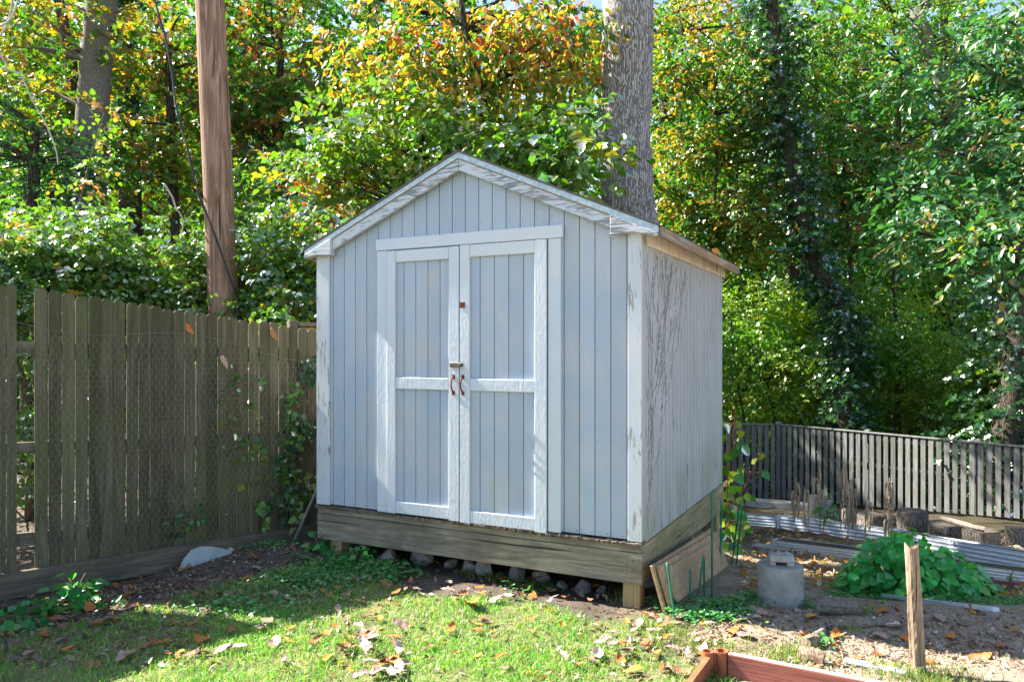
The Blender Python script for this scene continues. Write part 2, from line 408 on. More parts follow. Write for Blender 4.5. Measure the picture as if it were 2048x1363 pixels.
# front wall: backing + grooved boards
mb = MB()
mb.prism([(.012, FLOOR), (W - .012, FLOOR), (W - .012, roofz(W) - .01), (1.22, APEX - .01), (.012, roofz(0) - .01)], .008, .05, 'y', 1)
x = .012; edges = [.012] + [round(.028 + .1013 * k, 4) for k in range(1, 24)] + [W - .012]
for a, b in zip(edges[:-1], edges[1:]):
    a2, b2 = a + .0028, b - .0028
    top = [(b2, roofz(b2) - .012)] + ([(1.22, APEX - .012)] if a2 < 1.22 < b2 else []) + [(a2, roofz(a2) - .012)]
    mb.prism([(a2, FLOOR + .002), (b2, FLOOR + .002)] + top, -.003, .0095, 'y', 0)
for e in edges[1:-1]:                                              # nail heads
    if e < .53 or e > 1.96: mb.tube([(e - .02, -.002, FLOOR + .02), (e - .02, -.005, FLOOR + .02)], .0035, 6, 2)
    for zz in (roofz(e) - .12, 2.33, 1.5, .95):
        if zz < roofz(e) - .10 and (zz > 2.3 or e < .53 or e > 1.96) and random.random() < .8: mb.tube([(e + .018, -.002, zz), (e + .018, -.0045, zz)], .003, 5, 2)
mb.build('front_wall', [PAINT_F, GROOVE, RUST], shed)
# dead vine residue clinging to the right wall
rv = random.Random(21); VINE = MB()
def stroke(y, z, ang, length, w, depth=0):
    n = int(length / .035)
    for i in range(n):
        ang += rv.gauss(0, .16); ang = max(-.75, min(.75, ang * .96))
        y2 = y + .035 * math.sin(ang); z2 = z + .035 * math.cos(ang)
        if z2 > 2.11 or y2 < .09 or y2 > 1.25: break
        if rv.random() < .8:
            ww = w * (.35 + .9 * rv.random()); xo = W + .0036
            dy, dz = math.cos(ang) * ww / 2, -math.sin(ang) * ww / 2
            VINE.prism([(y - dy, z - dz), (y + dy, z + dz), (y2 + dy * .8, z2 + dz * .8), (y2 - dy * .8, z2 - dz * .8)], xo - .002, xo + .0015 + .001 * rv.random(), 'x', 2)
        if depth < 2 and rv.random() < .075: stroke(y2, z2, ang + rv.choice((-1, 1)) * (.3 + .3 * rv.random()), length * .45, w * .75, depth + 1)
        y, z = y2, z2
for y0, z0, a, l in ((.13, .75, .02, 1.4), (.2, 1.2, .1, 1.0), (.3, 1.35, -.05, .9), (.45, 1.1, .12, 1.1), (.64, 1.45, .2, .8), (.16, .5, .25, .9), (.95, 1.55, -.1, .6)):
    stroke(y0, z0, a, l, .0036)
for y0, z0, a, l in ((.13, .40, .02, 1.7), (.22, .7, -.02, 1.3), (.38, .8, .06, 1.2), (.55, 1.2, .0, .9), (.33, 1.4, .1, .7), (.68, 1.3, .1, .8), (.85, 1.5, .1, .6)):
    stroke(y0, z0, a, l, .0032)
VINEM = m_simple('dead_vine_residue', (.22, .215, .205), (.33, .32, .31), 50, .9)
# side walls
def side_wall(xo, sgn):
    mb = VINE if sgn > 0 else MB(); zt = EAVEZ + .0
    lo, hi = (xo - .045 * sgn, xo - .009 * sgn); lo, hi = min(lo, hi), max(lo, hi)
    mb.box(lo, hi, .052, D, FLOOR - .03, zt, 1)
    for k in range(24):
        y0 = .052 + k * (D - .052) / 24; y1 = y0 + (D - .052) / 24
        a, b = (xo - .0105 * sgn, xo); a, b = min(a, b), max(a, b)
        mb.box(a, b, y0 + .0025, y1 - .0025, FLOOR - .028, zt - .002, 0)
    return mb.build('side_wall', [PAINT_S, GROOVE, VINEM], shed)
side_wall(W + .003, 1); side_wall(-.003, -1)
mb = MB(); mb.prism([(.05, FLOOR), (W - .05, FLOOR), (W - .05, EAVEZ - .02), (1.22, APEX - .03), (.05, EAVEZ - .02)], D - .05, D + .004)
mb.build('rear_wall', PAINT_S, shed)
# corner boards
for (x0, x1, y0, y1) in ((-.012, .105, -.022, -.0045), (2.368, 2.452, -.022, -.0045)):
    MB().box(x0, x1, y0, y1, FLOOR - .003, 2.2).build('corner_board', PAINT_PEEL, shed, bev=.002)
MB().box(W + .0045, W + .0115, -.004, .045, FLOOR - .003, 2.19).build('corner_board', PAINT_S, shed, bev=.001)
MB().box(-.02, -.0045, -.004, .085, FLOOR - .003, 2.19).build('corner_board', PAINT_PEEL, shed, bev=.002)
# door casing
MB().box(.531, 1.952, -.030, -.0045, 2.192, 2.272).build('door_header', PAINT_W, shed, bev=.003)
MB().box(.540, .626, -.026, -.0045, FLOOR - .004, 2.190).build('door_casing', PAINT_W, shed, bev=.003)
MB().box(1.853, 1.938, -.026, -.0045, FLOOR - .004, 2.190).build('door_casing', PAINT_W, shed, bev=.003)
def door(x0, x1, p0, p1, top, bot):
    mb = MB()                                                     # the panel of vertical boards is the door itself
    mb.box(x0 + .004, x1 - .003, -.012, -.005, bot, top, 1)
    n = 5; xs = np.linspace(p0 - .035, p1 + .02, n + 1)
    for a, b in zip(xs[:-1], xs[1:]):
        mb.box(a + .0028, b - .0028, -.0205, -.0105, bot + .01, top - .01, 0)
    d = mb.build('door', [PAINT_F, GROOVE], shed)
    MB().box(x0 + .002, p0, -.040, -.0215, bot - .004, top).build('stile', PAINT_W, d, bev=.004)
    MB().box(p1, x1 - .002, -.040, -.0215, bot - .008, top).build('stile', PAINT_W, d, bev=.004)
    for z0, z1 in ((top - .082, top - .001), (1.231, 1.311), (bot, bot + .082)):
        MB().box(p0 + .0015, p1 - .0015, -.0385, -.0215, z0, z1).build('rail', PAINT_W, d, bev=.004)
    return d
dl = door(.630, 1.2165, .702, 1.136, 2.184, .374)
dr = door(1.2195, 1.849, 1.296, 1.766, 2.188, .366)
def handle(x, par):
    mb = MB(); pts = []
    for k in range(11):
        t = k / 10; pts.append((x, -.044 - .028 * math.sin(math.pi * t) ** .6, 1.222 + .10 * t))
    mb.tube(pts, [.0045 + .002 * abs(2 * k / 10 - 1) for k in range(11)], 8)
    for z in (1.214, 1.322): mb.box(x - .010, x + .010, -.0445, -.0402, z - .013, z + .013)
    return mb.build('handle', RUST, par, sm=False)
handle(1.176, dl); handle(1.248, dr)
mb = MB(); mb.box(1.152, 1.225, -.056, -.0405, 1.384, 1.420); mb.box(1.160, 1.262, -.064, -.0565, 1.389, 1.415)
mb.tube([(1.243, -.062, 1.402), (1.243, -.072, 1.402)], .011, 12)
mb.build('hasp_lock', m_simple('dark_steel', (.10, .09, .08), (.24, .22, .2), 30, .5, .6), shed, bev=.002)
MB().box(1.226, 1.264, -.0445, -.0403, 1.775, 1.813).build('rust_plate', RUST, shed, bev=.001)
# roof: two slopes joined at the ridge
def slope(dx, z_off): return (1.22 + dx, APEX + .06 + z_off - (APEX - EAVEZ) / 1.22 * abs(dx))
E_, EL_ = 1.345, 1.305
mb = MB()
mb.prism([slope(-EL_, 0), slope(-EL_, -.045), slope(0, -.045), slope(E_, -.045), slope(E_, 0), slope(0, 0)], -.055, D + .03)
roof = mb.build('roof', EAVE, shed)
mb = MB(); mb.prism([slope(-EL_ - .012, .014), slope(-EL_ - .012, .003), slope(0, .003), slope(E_ + .012, .003), slope(E_ + .012, .014), slope(0, .014)], -.07, D + .045)
mb.build('shingles', SHING, roof)
for s_ in (-1, 1):
    mb = MB(); mb.prism([slope(s_ * .0015, .0015), slope(s_ * (E_ if s_ > 0 else EL_), .0015), slope(s_ * (E_ if s_ > 0 else EL_), -.036), slope(s_ * .0015, -.036)], -.062, -.0565); mb.build('drip_edge', DRIP, roof)
# rake boards with tail blocks
for s_ in (-1, 1):
    a0, a1 = .0015, 1.055
    mb = MB(); mb.prism([slope(s_ * a0, -.038), slope(s_ * a1, -.038), slope(s_ * a1, -.115), slope(s_ * a0, -.115)], -.0545, -.024)
    r = mb.build('rake_board', PAINT_RAKE, shed)
    bevel(r, .003)
    e0, e1 = slope(s_ * (a1 + .002), -.037), slope(s_ * ((E_ if s_ > 0 else EL_) - .002), -.037)
    mb = MB(); mb.prism([e0, e1, (e1[0], e1[1] - .022), (1.22 + s_ * 1.20, 2.187), (e0[0], 2.18)], -.078, -.0235)
    bevel(mb.build('tail_block', PAINT_RAKE, shed), .003)
# eave fascia and frieze boards
for s_ in (-1, 1):
    xe = 1.22 + s_ * (E_ if s_ > 0 else EL_)
    zt = slope(E_ if s_ > 0 else EL_, 0)[1]
    MB().box(min(xe + s_ * .001, xe + s_ * .018), max(xe + s_ * .001, xe + s_ * .018), -.05, D + .028, zt - .062, zt - .002).build('eave_fascia', EAVE, shed, bev=.002)
    xf = W if s_ > 0 else 0
    MB().box(min(xf + s_ * .005, xf + s_ * .024), max(xf + s_ * .005, xf + s_ * .024), .088, D + .02, 2.125, 2.215).build('frieze_board', PAINT_FRZ, shed, bev=.002)
    MB().box(min(xf + s_ * .005, xf + s_ * .105), max(xf + s_ * .005, xf + s_ * (.105 if s_ > 0 else .07)), -.02, D + .02, 2.2165, 2.2265).build('soffit', EAVE, shed)
# floor frame and posts
def rim_strip(name, mat, x0, x1, y0, y1, z0, z1): return MB().box(x0, x1, y0, y1, z0, z1).build(name, mat, shed, bev=.004)
mb = MB(); n = 150
for k in range(n):                                                 # ragged rotten deck edge
    a = -.012 + k * (W + .024) / n; b = a + (W + .024) / n
    mb.box(a, b, -.030 - .018 * random.random(), .06, .344 + .004 * random.random(), FLOOR - .006 - .008 * random.random())
mb.build('deck_edge', DECK, shed)
mb = MB(); mb.box(-.008, W + .012, -.018, .024, .117, .300)
for x, z in ((2.36, .17), (2.37, .285), (2.40, .2), (2.40, .255), (2.36, .22), (.03, .16), (.035, .285), (.06, .2), (.06, .26)): mb.tube([(x, -.016, z), (x, -.0205, z)], .005, 6, 1)
mb.build('rim_beam', [RIM, RUST], shed, bev=.002)
rim_strip('rim_cap', RIM, -.006, W + .010, -.016, .022, .303, .342)
mb = MB(); mb.box(W - .03, W + .0125, .0255, D + .005, .155, .340); mb.box(W - .03, W + .010, .0255, D + .005, .117, .153); mb.build('rim_beam', RIMS, shed, bev=.003)
rim_strip('rim_beam', RIMS, -.008, .034, .0255, D + .005, .117, .340)
for x0, y0 in ((2.328, .004), (.072, .03), (2.32, D - .12), (.07, D - .12), (2.33, D * .5)):
    zb = -.55 if y0 > .5 else -.15
    MB().box(x0, x0 + .105, y0, y0 + .1, zb, .1165).build('foundation_post', POST, shed, bev=.004)
mb = MB(); mb.box(.05, W - .05, .06, D - .02, .30, .342); mb.build('floor', RIMS, shed)
def SH(x, y, z=0):
    """shed local to world"""
    return Vector((-1.417 + .8918 * x + .4524 * y, 5.547 - .4524 * x + .8918 * y, z))

# ------------------------------------------------------------------ left picket fence (local x along it)
P0 = Vector((-3.334, 4.9, 0)); P1 = Vector((-1.603, 6.2, 0)); fd = (P1 - P0).normalized(); FL = (P1 - P0).length
fang = math.atan2(fd.y, fd.x)
fence = empty('picket_fence', P0, 'tall grey weathered wooden picket fence left of the shed with dog eared tops', 'fence', rz=fang)
def FW(x, y, z): return P0 + fd * x + Vector((-fd.y, fd.x, 0)) * y + Vector((0, 0, z))
def ftop(x): return 1.93 - .125 * x
def picket(mb, x0, x1, zb, zt, y0=0, th=.016, ear=.02, lean=0):
    mb.prism([(x0, zb), (x1, zb), (x1 + lean, zt - ear), (x1 - ear * .8 + lean, zt), (x0 + ear * .8 + lean, zt), (x0 + lean, zt - ear)], y0, y0 + th)
mb = MB(); rp = random.Random(5)
xs0 = .0889 * FL; sp = .0786
def pk(x0, x1, dz=0): picket(mb, x0, x1, -.14, ftop(x0) + dz + rp.gauss(0, .004), rp.uniform(-.003, .003), .016, .02, rp.gauss(0, .002))
pk(.0, .034); pk(.0365, .092, .0)
k = 0
x = xs0
while x < FL - .02:
    w_ = sp - rp.choice((.004, .006, .007, .003)); pk(x, x + w_, (-.01 if k % 7 == 3 else 0)); x += sp; k += 1
x = -.085
while x > -2.6: pk(x, x + sp - .006); x -= sp
mb.build('picket_panel', PICK, fence)
for z0, z1 in ((1.52, 1.60), (.86, .93), (.24, .33)):
    MB().add([(-2.6, .019, z0 + .3 * .0), (FL, .019, z0 - .08), (FL, .055, z0 - .08), (-2.6, .055, z0), (-2.6, .019, z1), (FL, .019, z1 - .08), (FL, .055, z1 - .08), (-2.6, .055, z1)],
             [(3, 2, 1, 0), (4, 5, 6, 7), (0, 1, 5, 4), (2, 3, 7, 6), (1, 2, 6, 5), (3, 0, 4, 7)]).build('rail', RAILW, fence, bev=.003)
for xp in (-2.3, -.25, 1.95):
    MB().box(xp, xp + .09, .057, .147, -.2, 1.55).build('post', RAILW, fence, bev=.003)
MB().add([(-2.6, -.046, -.15), (FL + .02, -.046, -.10), (FL + .02, -.007, -.10), (-2.6, -.007, -.15), (-2.6, -.046, .008), (FL + .02, -.046, .078), (FL + .02, -.007, .078), (-2.6, -.007, .008)],
         [(3, 2, 1, 0), (4, 5, 6, 7), (0, 1, 5, 4), (2, 3, 7, 6), (1, 2, 6, 5), (3, 0, 4, 7)]).build('kickboard', RAILW, fence, bev=.004)
# chicken wire in front of the pickets
cell = .044; cwm = MB(); rw = random.Random(9)
rows = int(1.72 / (cell * .75)) ; hs = cell / 2 / math.cos(math.pi / 6) ; wv_ = []
def wpt(x, z): return (x + rw.gauss(0, .0028), -.052 - .006 * math.sin(x * 5 + z * 3) - .004 * rw.random(), z)
segV = []; segs = []
nodes = {}
def node(i, j, x, z):
    if (i, j) not in nodes: nodes[(i, j)] = wpt(x, z)
    return nodes[(i, j)]
for r_ in range(int(1.62 / (hs * 1.5))):
    z = .07 + r_ * hs * 1.5; off = cell / 2 if r_ % 2 else 0
    for c_ in range(-4, int(FL / cell)):
        x = c_ * cell + off
        if z + .02 > ftop(x) - .22 - .05 * math.sin(x * 4): continue
        a = node(2 * c_ + (r_ % 2), 2 * r_, x, z); b = node(2 * c_ + (r_ % 2) + 1, 2 * r_ + 1, x + cell / 2, z - hs / 2 + 0)
        # hexagon: two slanted wires and one twisted upright
        lft = (x - cell / 2, z - hs / 2); 
        p = wpt(x, z); q = wpt(x + cell / 2, z - hs / 2); s2 = wpt(x - cell / 2, z - hs / 2); up = wpt(x, z + hs)
        segs += [sg for sg in ((p, q, .0007), (p, s2, .0007), (p, up, .0010)) if rw.random() > .04]
for a, b, r in segs: cwm.tube([a, b], r, 3, cap=False)
for zr in (.0,):
    pts = [wpt(x, ftop(x) - .22 - .05 * math.sin(x * 4)) for x in np.arange(-.2, FL, .06)]
    cwm.tube(pts, .0016, 4)
wire = cwm.build('chicken_wire', WIRE, None)
wire.location = P0; wire.rotation_euler.z = fang
tag(wire, 'sheet of rusty hexagonal chicken wire hung on the face of the grey picket fence', 'wire mesh')
# brown fence panel behind, at the shed's corner
Q0 = Vector((-1.80, 6.42, 0)); q_d = (Vector((-.3, 7.35, 0)) - Q0).normalized(); qang = math.atan2(q_d.y, q_d.x)
f2 = empty('board_fence', Q0, 'brown mossy board fence panel with a capped top tucked behind the shed corner', 'fence', rz=qang)
mb = MB()
for k in range(13): mb.box(k * .128, k * .128 + .12, 0, .018, -.1, 1.69 + .003 * (k % 3))
mb.build('board_panel', PICKB, f2)
MB().box(-.03, 1.7, -.035, .05, 1.697, 1.735).build('cap_rail', RAILW, f2, bev=.006)
MB().box(-.105, -.034, -.03, .06, -.1, 1.75).build('post', RAILW, f2, bev=.004)

# ------------------------------------------------------------------ right slat fence
A0 = P(1553, 852, 15); A1 = P(2048, 899, 11.5); A0.z = A1.z = 0; ad = (A1 - A0).normalized(); AL = (A1 - A0).length
rf = empty('slat_fence', A0, 'low silver grey slat fence running along the woods right of the shed', 'fence', rz=math.atan2(ad.y, ad.x))
mb = MB(); rs_ = random.Random(4); x = .0
while x < AL + 3.4:
    zb = float(gbase(*(A0 + ad * x).xy)) + .05
    mb.box(x, x + .078, 0, .018, zb, .005 + rs_.uniform(-.004, .004)); x += .127
mb.build('slat_panel', SLAT, rf)
MB().box(-.03, AL + 3.4, -.02, .05, .0075, .032).build('cap_rail', SLAT, rf, bev=.004)
for zr in (-.06, -.53): MB().box(-.03, AL + 3.4, .0195, .055, zr - .06, zr).build('rail', RAILW, rf, bev=.003)
for xp in np.arange(-.05, AL + 3.4, 1.83): MB().box(xp, xp + .085, .057, .142, -2.1, .06).build('post', SLAT, rf, bev=.004)
B0 = P(1380, 852, 15.02); B0.z = 0; bd = (A0 - B0).normalized(); BL = (A0 - B0).length - .1
rb = empty('slat_fence', B0, 'short shaded section of slat fence beyond the bean vine at the shed corner', 'fence', rz=math.atan2(bd.y, bd.x))
mb = MB(); x = -2.2
while x < BL: mb.box(x, x + .078, 0, .018, -1.5, .005 + rs_.uniform(-.004, .004)); x += .127
mb.build('slat_panel', SLAT, rb)
MB().box(-2.2, BL, -.02, .05, .0075, .032).build('cap_rail', SLAT, rb, bev=.004)
for zr in (-.06, -.53): MB().box(-2.2, BL, .0195, .055, zr - .06, zr).build('rail', RAILW, rb, bev=.003)

# ------------------------------------------------------------------ foliage builder
TEMPL = {
 'oval': (np.array([(0, 0, 0), (.28, -.24, .05), (.66, -.21, .03), (1, 0, -.10), (.66, .21, .03), (.28, .24, .05)]), np.array([(0, 1, 2, 3), (0, 3, 4, 5)])),
 'broad': (np.array([(0, 0, 0), (.22, -.40, .07), (.6, -.33, .04), (1, 0, -.12), (.6, .33, .04), (.22, .40, .07)]), np.array([(0, 1, 2, 3), (0, 3, 4, 5)])),
 'kite': (np.array([(0, 0, 0), (.42, -.30, .05), (1, 0, -.05), (.42, .30, .05)]), np.array([(0, 1, 2, 3)])),
 'star': (np.array([(0, 0, 0), (.05, -.42, .04), (.35, -.24, 0), (.62, -.52, .06), (.66, -.16, 0), (1, 0, -.08), (.66, .16, 0), (.62, .52, .06), (.35, .24, 0), (.05, .42, .04)]),
          np.array([(0, 1, 2), (0, 2, 4), (2, 3, 4), (0, 4, 5), (0, 5, 6), (6, 7, 8), (0, 6, 8), (0, 8, 9)])),
}
def unit(a): return a / np.maximum(np.linalg.norm(a, axis=-1, keepdims=True), 1e-9)
def leaves(pos, d, nrm, L, kind):
    T, Fc = TEMPL[kind]; n = len(pos)
    d = unit(d); s = unit(np.cross(d, nrm)); u = np.cross(s, d)
    L = np.broadcast_to(np.asarray(L, float), (n,))
    V = pos[:, None] + (d[:, None] * T[None, :, 0:1] + s[:, None] * T[None, :, 1:2] + u[:, None] * T[None, :, 2:3]) * L[:, None, None]
    F2 = Fc[None] + (np.arange(n) * len(T))[:, None, None]
    return V.reshape(-1, 3), F2.reshape(-1, Fc.shape[1]), len(T)
def palette(n, pal, r, jit=.18):
    """pal: list of (weight, colour)"""
    w = np.array([p[0] for p in pal], float); w /= w.sum()
    i = r.choice(len(pal), n, p=w); c = np.array([p[1] for p in pal])[i]
    return np.clip(c * (1 + jit * r.standard_normal((n, 1))) * (1 + .06 * r.standard_normal((n, 3))), .004, .95)

G_MID = (.062, .195, .03); G_DK = (.03, .10, .03); G_BL = (.042, .15, .06); G_YEL = (.15, .26, .03); G_LT = (.11, .24, .03)
YEL = (.38, .29, .03); ORG = (.50, .23, .035); RED = (.38, .07, .035); BRN = (.30, .15, .06); PNK = (.5, .12, .12)

def foliage(cl, per, L, kind, pal, seed, flat=.45, droop=.35, spray=1.0, palf=None):
    """cl: (k,6) clusters cx,cy,cz,rx,ry,rz ; sprays of leaves on twigs"""
    r = np.random.default_rng(seed); cl = np.asarray(cl, float); k = len(cl)
    tw = max(1, per // 9); n = k * tw
    ci = np.repeat(np.arange(k), tw)
    o = unit(r.standard_normal((n, 3))) * (r.random((n, 1)) ** .42)
    base = cl[ci, :3] + o * cl[ci, 3:]
    d = unit(o * np.array([1, 1, .35]) + .55 * r.standard_normal((n, 3)) * np.array([1, 1, .4]) + np.array([0, 0, -.12]))
    tl = (L * 4.2 * spray) * (.6 + .8 * r.random((n, 1)))
    m = 9; ti = np.repeat(np.arange(n), m); t = np.tile(np.linspace(.08, 1, m), n)[:, None]
    pos = base[ti] + d[ti] * tl[ti] * t + np.array([0, 0, -1]) * (t ** 2) * tl[ti] * droop * .5 + .12 * L * r.standard_normal((n * m, 3))
    upv = unit(np.array([0, 0, 1]) + .45 * r.standard_normal((n, 3)))[ti]
    sd = np.cross(d[ti], upv); sg = np.where(np.tile(np.arange(m), n) % 2 == 0, 1, -1)[:, None]
    ld = d[ti] * .65 + sd * sg * .8 + .3 * r.standard_normal((n * m, 3)) + np.array([0, 0, -droop])
    nr = unit(upv * flat * 2 + .75 * r.standard_normal((n * m, 3)))
    LL = L * (.65 + .6 * r.random(n * m))
    V, Fc, q = leaves(pos, ld, nr, LL, kind)
    if palf is not None: C = palf(pos, r, ti)
    else:
        # whole twigs lean to one hue, leaves vary inside
        tc = palette(n, pal, r, .1)[ti]; lc = palette(n * m, pal, r)
        C = tc * .55 + lc * .45
    return V, Fc, np.repeat(C, q, 0), base
def blob(c, rad, k, r, size=(.28, .5), squash=.55, shell=.5):
    c = np.array(c); rad = np.array(rad)
    o = unit(r.standard_normal((k, 3))) * (shell + (1 - shell) * r.random((k, 1))) ** .6
    p = c + o * rad; s = size[0] + (size[1] - size[0]) * r.random((k, 1))
    sc = np.concatenate([s, s, s * squash], 1) * max(.7, rad.mean() ** .4)
    return np.concatenate([p, sc], 1)
def bezier(a, b, c, n=7):
    return [a * (1 - t) ** 2 + b * 2 * t * (1 - t) + c * t * t for t in np.linspace(0, 1, n)]
def limbs(mb, tp, cl, r, every=1, r0=.05, mid_up=.3):
    tp = [Vector(p) for p in tp]
    for c in cl[::every]:
        c = Vector(c[:3]); best = min(tp, key=lambda p: abs(p.z - (c.z - .35 * (c - p).length)))
        if (c - best).length < .1: continue
        mid = (best + c) / 2 + Vector((r.normal(0, .12), r.normal(0, .12), mid_up * r.random() * (c - best).length * .5))
        pts = bezier(best, mid, c, 6); rad = r0 * (.5 + .5 * min(1, (c - best).length / 2.5))
        mb.tube(pts, list(np.linspace(rad, rad * .22, 6)), 5, cap=False)
def plant_thing(name, label, cat, base, tp, tr, mat, crown, L, kind, pal, seed, per=60, group=None, flat=.45, droop=.35, lm=LEAF, every=2, r0=.05, palf=None, trunk_n=12, amp=.03, crown_name='crown', trunk_name='trunk', spray=1.0):
    """one tree or shrub: Empty at its base > trunk (with limbs), crown"""
    base = Vector(base); root = empty(name, base, label, cat, group)
    r = np.random.default_rng(seed + 1000)
    if tp:
        mb = MB(); mb.tube(tp, tr, trunk_n, amp=amp, seed=seed)
        if crown is not None: limbs(mb, tp, crown, r, every, r0)
        mb.build(trunk_name, mat, root, base, sm=True)
    if crown is not None:
        V, Fc, C, _ = foliage(crown, per, L, kind, pal, seed, flat, droop, spray, palf)
        npmesh(crown_name, V, Fc, lm, C, root, base)
    return root
def trunkline(a, b, n=14, wob=.05, seed=0, flare=0):
    a = Vector(a); b = Vector(b); rr = random.Random(seed); pts = []
    w1, w2 = rr.random() * 6, rr.random() * 6
    for i in range(n):
        t = i / (n - 1); p = a.lerp(b, t); p = p + Vector((math.sin(t * 4 + w1) - math.sin(w1), math.cos(t * 5 + w2) - math.cos(w2), 0)) * wob * t
        pts.append(p)
    return pts
def gz(p): return Vector((p.x, p.y, float(ground(p.x, p.y)) - .05))

# ------------------------------------------------------------------ utility pole and its cable
pb = P(450, 660, 7.6); pt = P(420, 0, 7.6); up_ = (pt - pb); pbase = pb - up_ * ((pb.z + .3) / up_.z); ptop = pb + up_ * 2.4
pole = empty('utility_pole', Vector((pbase.x, pbase.y, -.12)), 'tall brown wooden utility pole rising behind the picket fence', 'utility pole')
pp = [pbase.lerp(ptop, t) for t in np.linspace(0, 1, 30)]
MB().tube(pp, list(np.linspace(.152, .125, 30)), 28, amp=.012, seed=3).build('shaft', POLE, pole, pole.location, sm=True)
cpx = [(305, -60), (312, 10), (330, 70), (344, 150), (352, 210), (368, 270), (382, 330), (398, 390), (418, 440), (440, 500), (462, 560), (474, 600), (477, 660)]
cp = []
for i, (a, b) in enumerate(cpx):
    cp.append(P(a, b, 7.35 + .08 * math.sin(i * .5) if b < 380 else 7.42 + .0 * i))
cm = MB()
fine = []
for i in range(len(cp) - 1):
    for t in np.linspace(0, 1, 5)[:-1]: fine.append(cp[i].lerp(cp[i + 1], t))
fine.append(cp[-1])
cm.tube(fine, .0085, 8); cm.tube([p + Vector((.010 * math.cos(i * .55), .010 * math.sin(i * .55), 0)) for i, p in enumerate(fine)], .005, 6)
cb = cm.build('cable', CABLE, None, fine[0]); tag(cb, 'black twisted cable drooping down beside and across the utility pole', 'cable')

# ------------------------------------------------------------------ woods: single trees
RT = np.random.default_rng(11)
def cl_at(px, py, Y, rx, ry, rz, k, size=(.28, .5), squash=.55, shell=.5, r=RT):
    return blob(P(px, py, Y), (rx, ry, rz), k, r, size, squash, shell)
# the big oak behind the shed
ob = P(1262, 460, 9.3); ob.z = -.8
opx = [(1262, 560, .355), (1259, 430, .288), (1254, 395, .282), (1253, 340, .281), (1248, 270, .285), (1252, 215, .272), (1254, 150, .268), (1255, 80, .267), (1256, 0, .266), (1258, -120, .26), (1258, -300, .25)]
ps, rsz = [], []
ps.append(ob); rsz.append(.48)
for a, b, r_ in opx: ps.append(P(a, b, 9.3)); rsz.append(r_ * 9.3 / 8.1)
pts, rad = [], []
for i in range(len(ps) - 1):
    m = 8
    for t in np.linspace(0, 1, m + 1)[:-1]: pts.append(ps[i].lerp(ps[i + 1], t)); rad.append(rsz[i] * (1 - t) + rsz[i + 1] * t + .005 * math.sin(len(pts) * 1.3) + .006 * random.uniform(-1, 1))
pts.append(ps[-1]); rad.append(rsz[-1])
oak = empty('oak_tree', ob, 'massive pale grey oak trunk with furrowed bark standing right behind the shed roof', 'tree')
mb = MB(); mb.tube(pts, rad, 40, amp=.018, seed=5)
kn = P(1200, 262, 9.16); mb.tube([kn + Vector((.10, .04, -.28)), kn + Vector((.035, .02, -.12)), kn + Vector((.02, 0, 0)), kn + Vector((.05, .02, .10)), kn + Vector((.12, .05, .22))], [.05, .075, .085, .07, .04], 12, amp=.05, seed=2)
ocl = cl_at(1258, -420, 9.3, 3.2, 3.0, 1.6, 26, (.4, .7)); limbs(mb, pts, ocl, RT, 2, .09)
mb.build('trunk', OAK, oak, ob, sm=True)
V, Fc, C, _ = foliage(ocl, 80, .12, 'kite', [(3, G_MID), (1, ORG), (1, G_LT)], 5)
npmesh('crown', V, Fc, LEAF, C, oak, ob)

# left grey trunk with maple foliage
tp = [P(176, 560, 12), P(180, 450, 12), P(180, 330, 12), P(185, 230, 12), P(192, 130, 12), P(201, 40, 12), P(206, -60, 12), P(212, -250, 12)]
tp.insert(0, Vector((tp[0].x - .02, 12, -.5)))
crown = np.concatenate([cl_at(70, 130, 11.8, 1.5, 1.2, 1.3, 22), cl_at(60, 40, 11.4, 1.3, 1, .6, 9), cl_at(250, 110, 12.6, .8, .8, 1.1, 8)])
plant_thing('maple_tree', 'smooth grey leaning trunk at the far left with orange and yellow maple leaves', 'tree', tp[0], tp, [.31, .27, .25, .245, .24, .235, .225, .215, .19], GREYB, crown, .105, 'star',
            [(1.6, ORG), (2, (.36, .25, .03)), (3, G_YEL), (4, G_MID), (1.4, BRN), (1, G_DK)], 31, 72, trunk_n=20, every=3, amp=.015)
# second slimmer stem left of it
tp = [P(145, 480, 13), P(146, 330, 13), P(150, 200, 13), P(140, 110, 13), P(118, 0, 13), P(100, -80, 13)]
plant_thing('maple_tree', 'slim dark forked maple stem just left of the smooth grey trunk', 'tree', tp[0], tp, [.16, .14, .12, .10, .08, .06], DARKB,
            np.concatenate([cl_at(40, 250, 13, 1.7, 1.1, .9, 18), cl_at(130, 60, 13.6, 1.4, 1, 1.2, 12)]), .10, 'star', [(3, G_YEL), (1, ORG), (5, G_MID), (1, YEL), (1, G_DK)], 32, 70, every=2)
# ivy column between trunk and pole
tp = [P(262, 470, 15), P(258, 300, 15), P(256, 150, 15), P(252, 0, 15), P(250, -120, 15)]
crown = np.concatenate([cl_at(258 - i * 1.5, 250 - 45 * i, 15, .34, .34, .35, 4, (.2, .3), .9) for i in range(9)])
plant_thing('ivy_clad_tree', 'dark ivy clad trunk between the smooth grey trunk and the utility pole', 'tree', Vector((tp[0].x, 15, -.3)), tp, [.22, .2, .19, .18, .16], DARKB, crown, .085, 'star', [(4, G_DK), (2, G_BL), (1, G_MID)], 33, 150, every=50, lm=LEAFG)
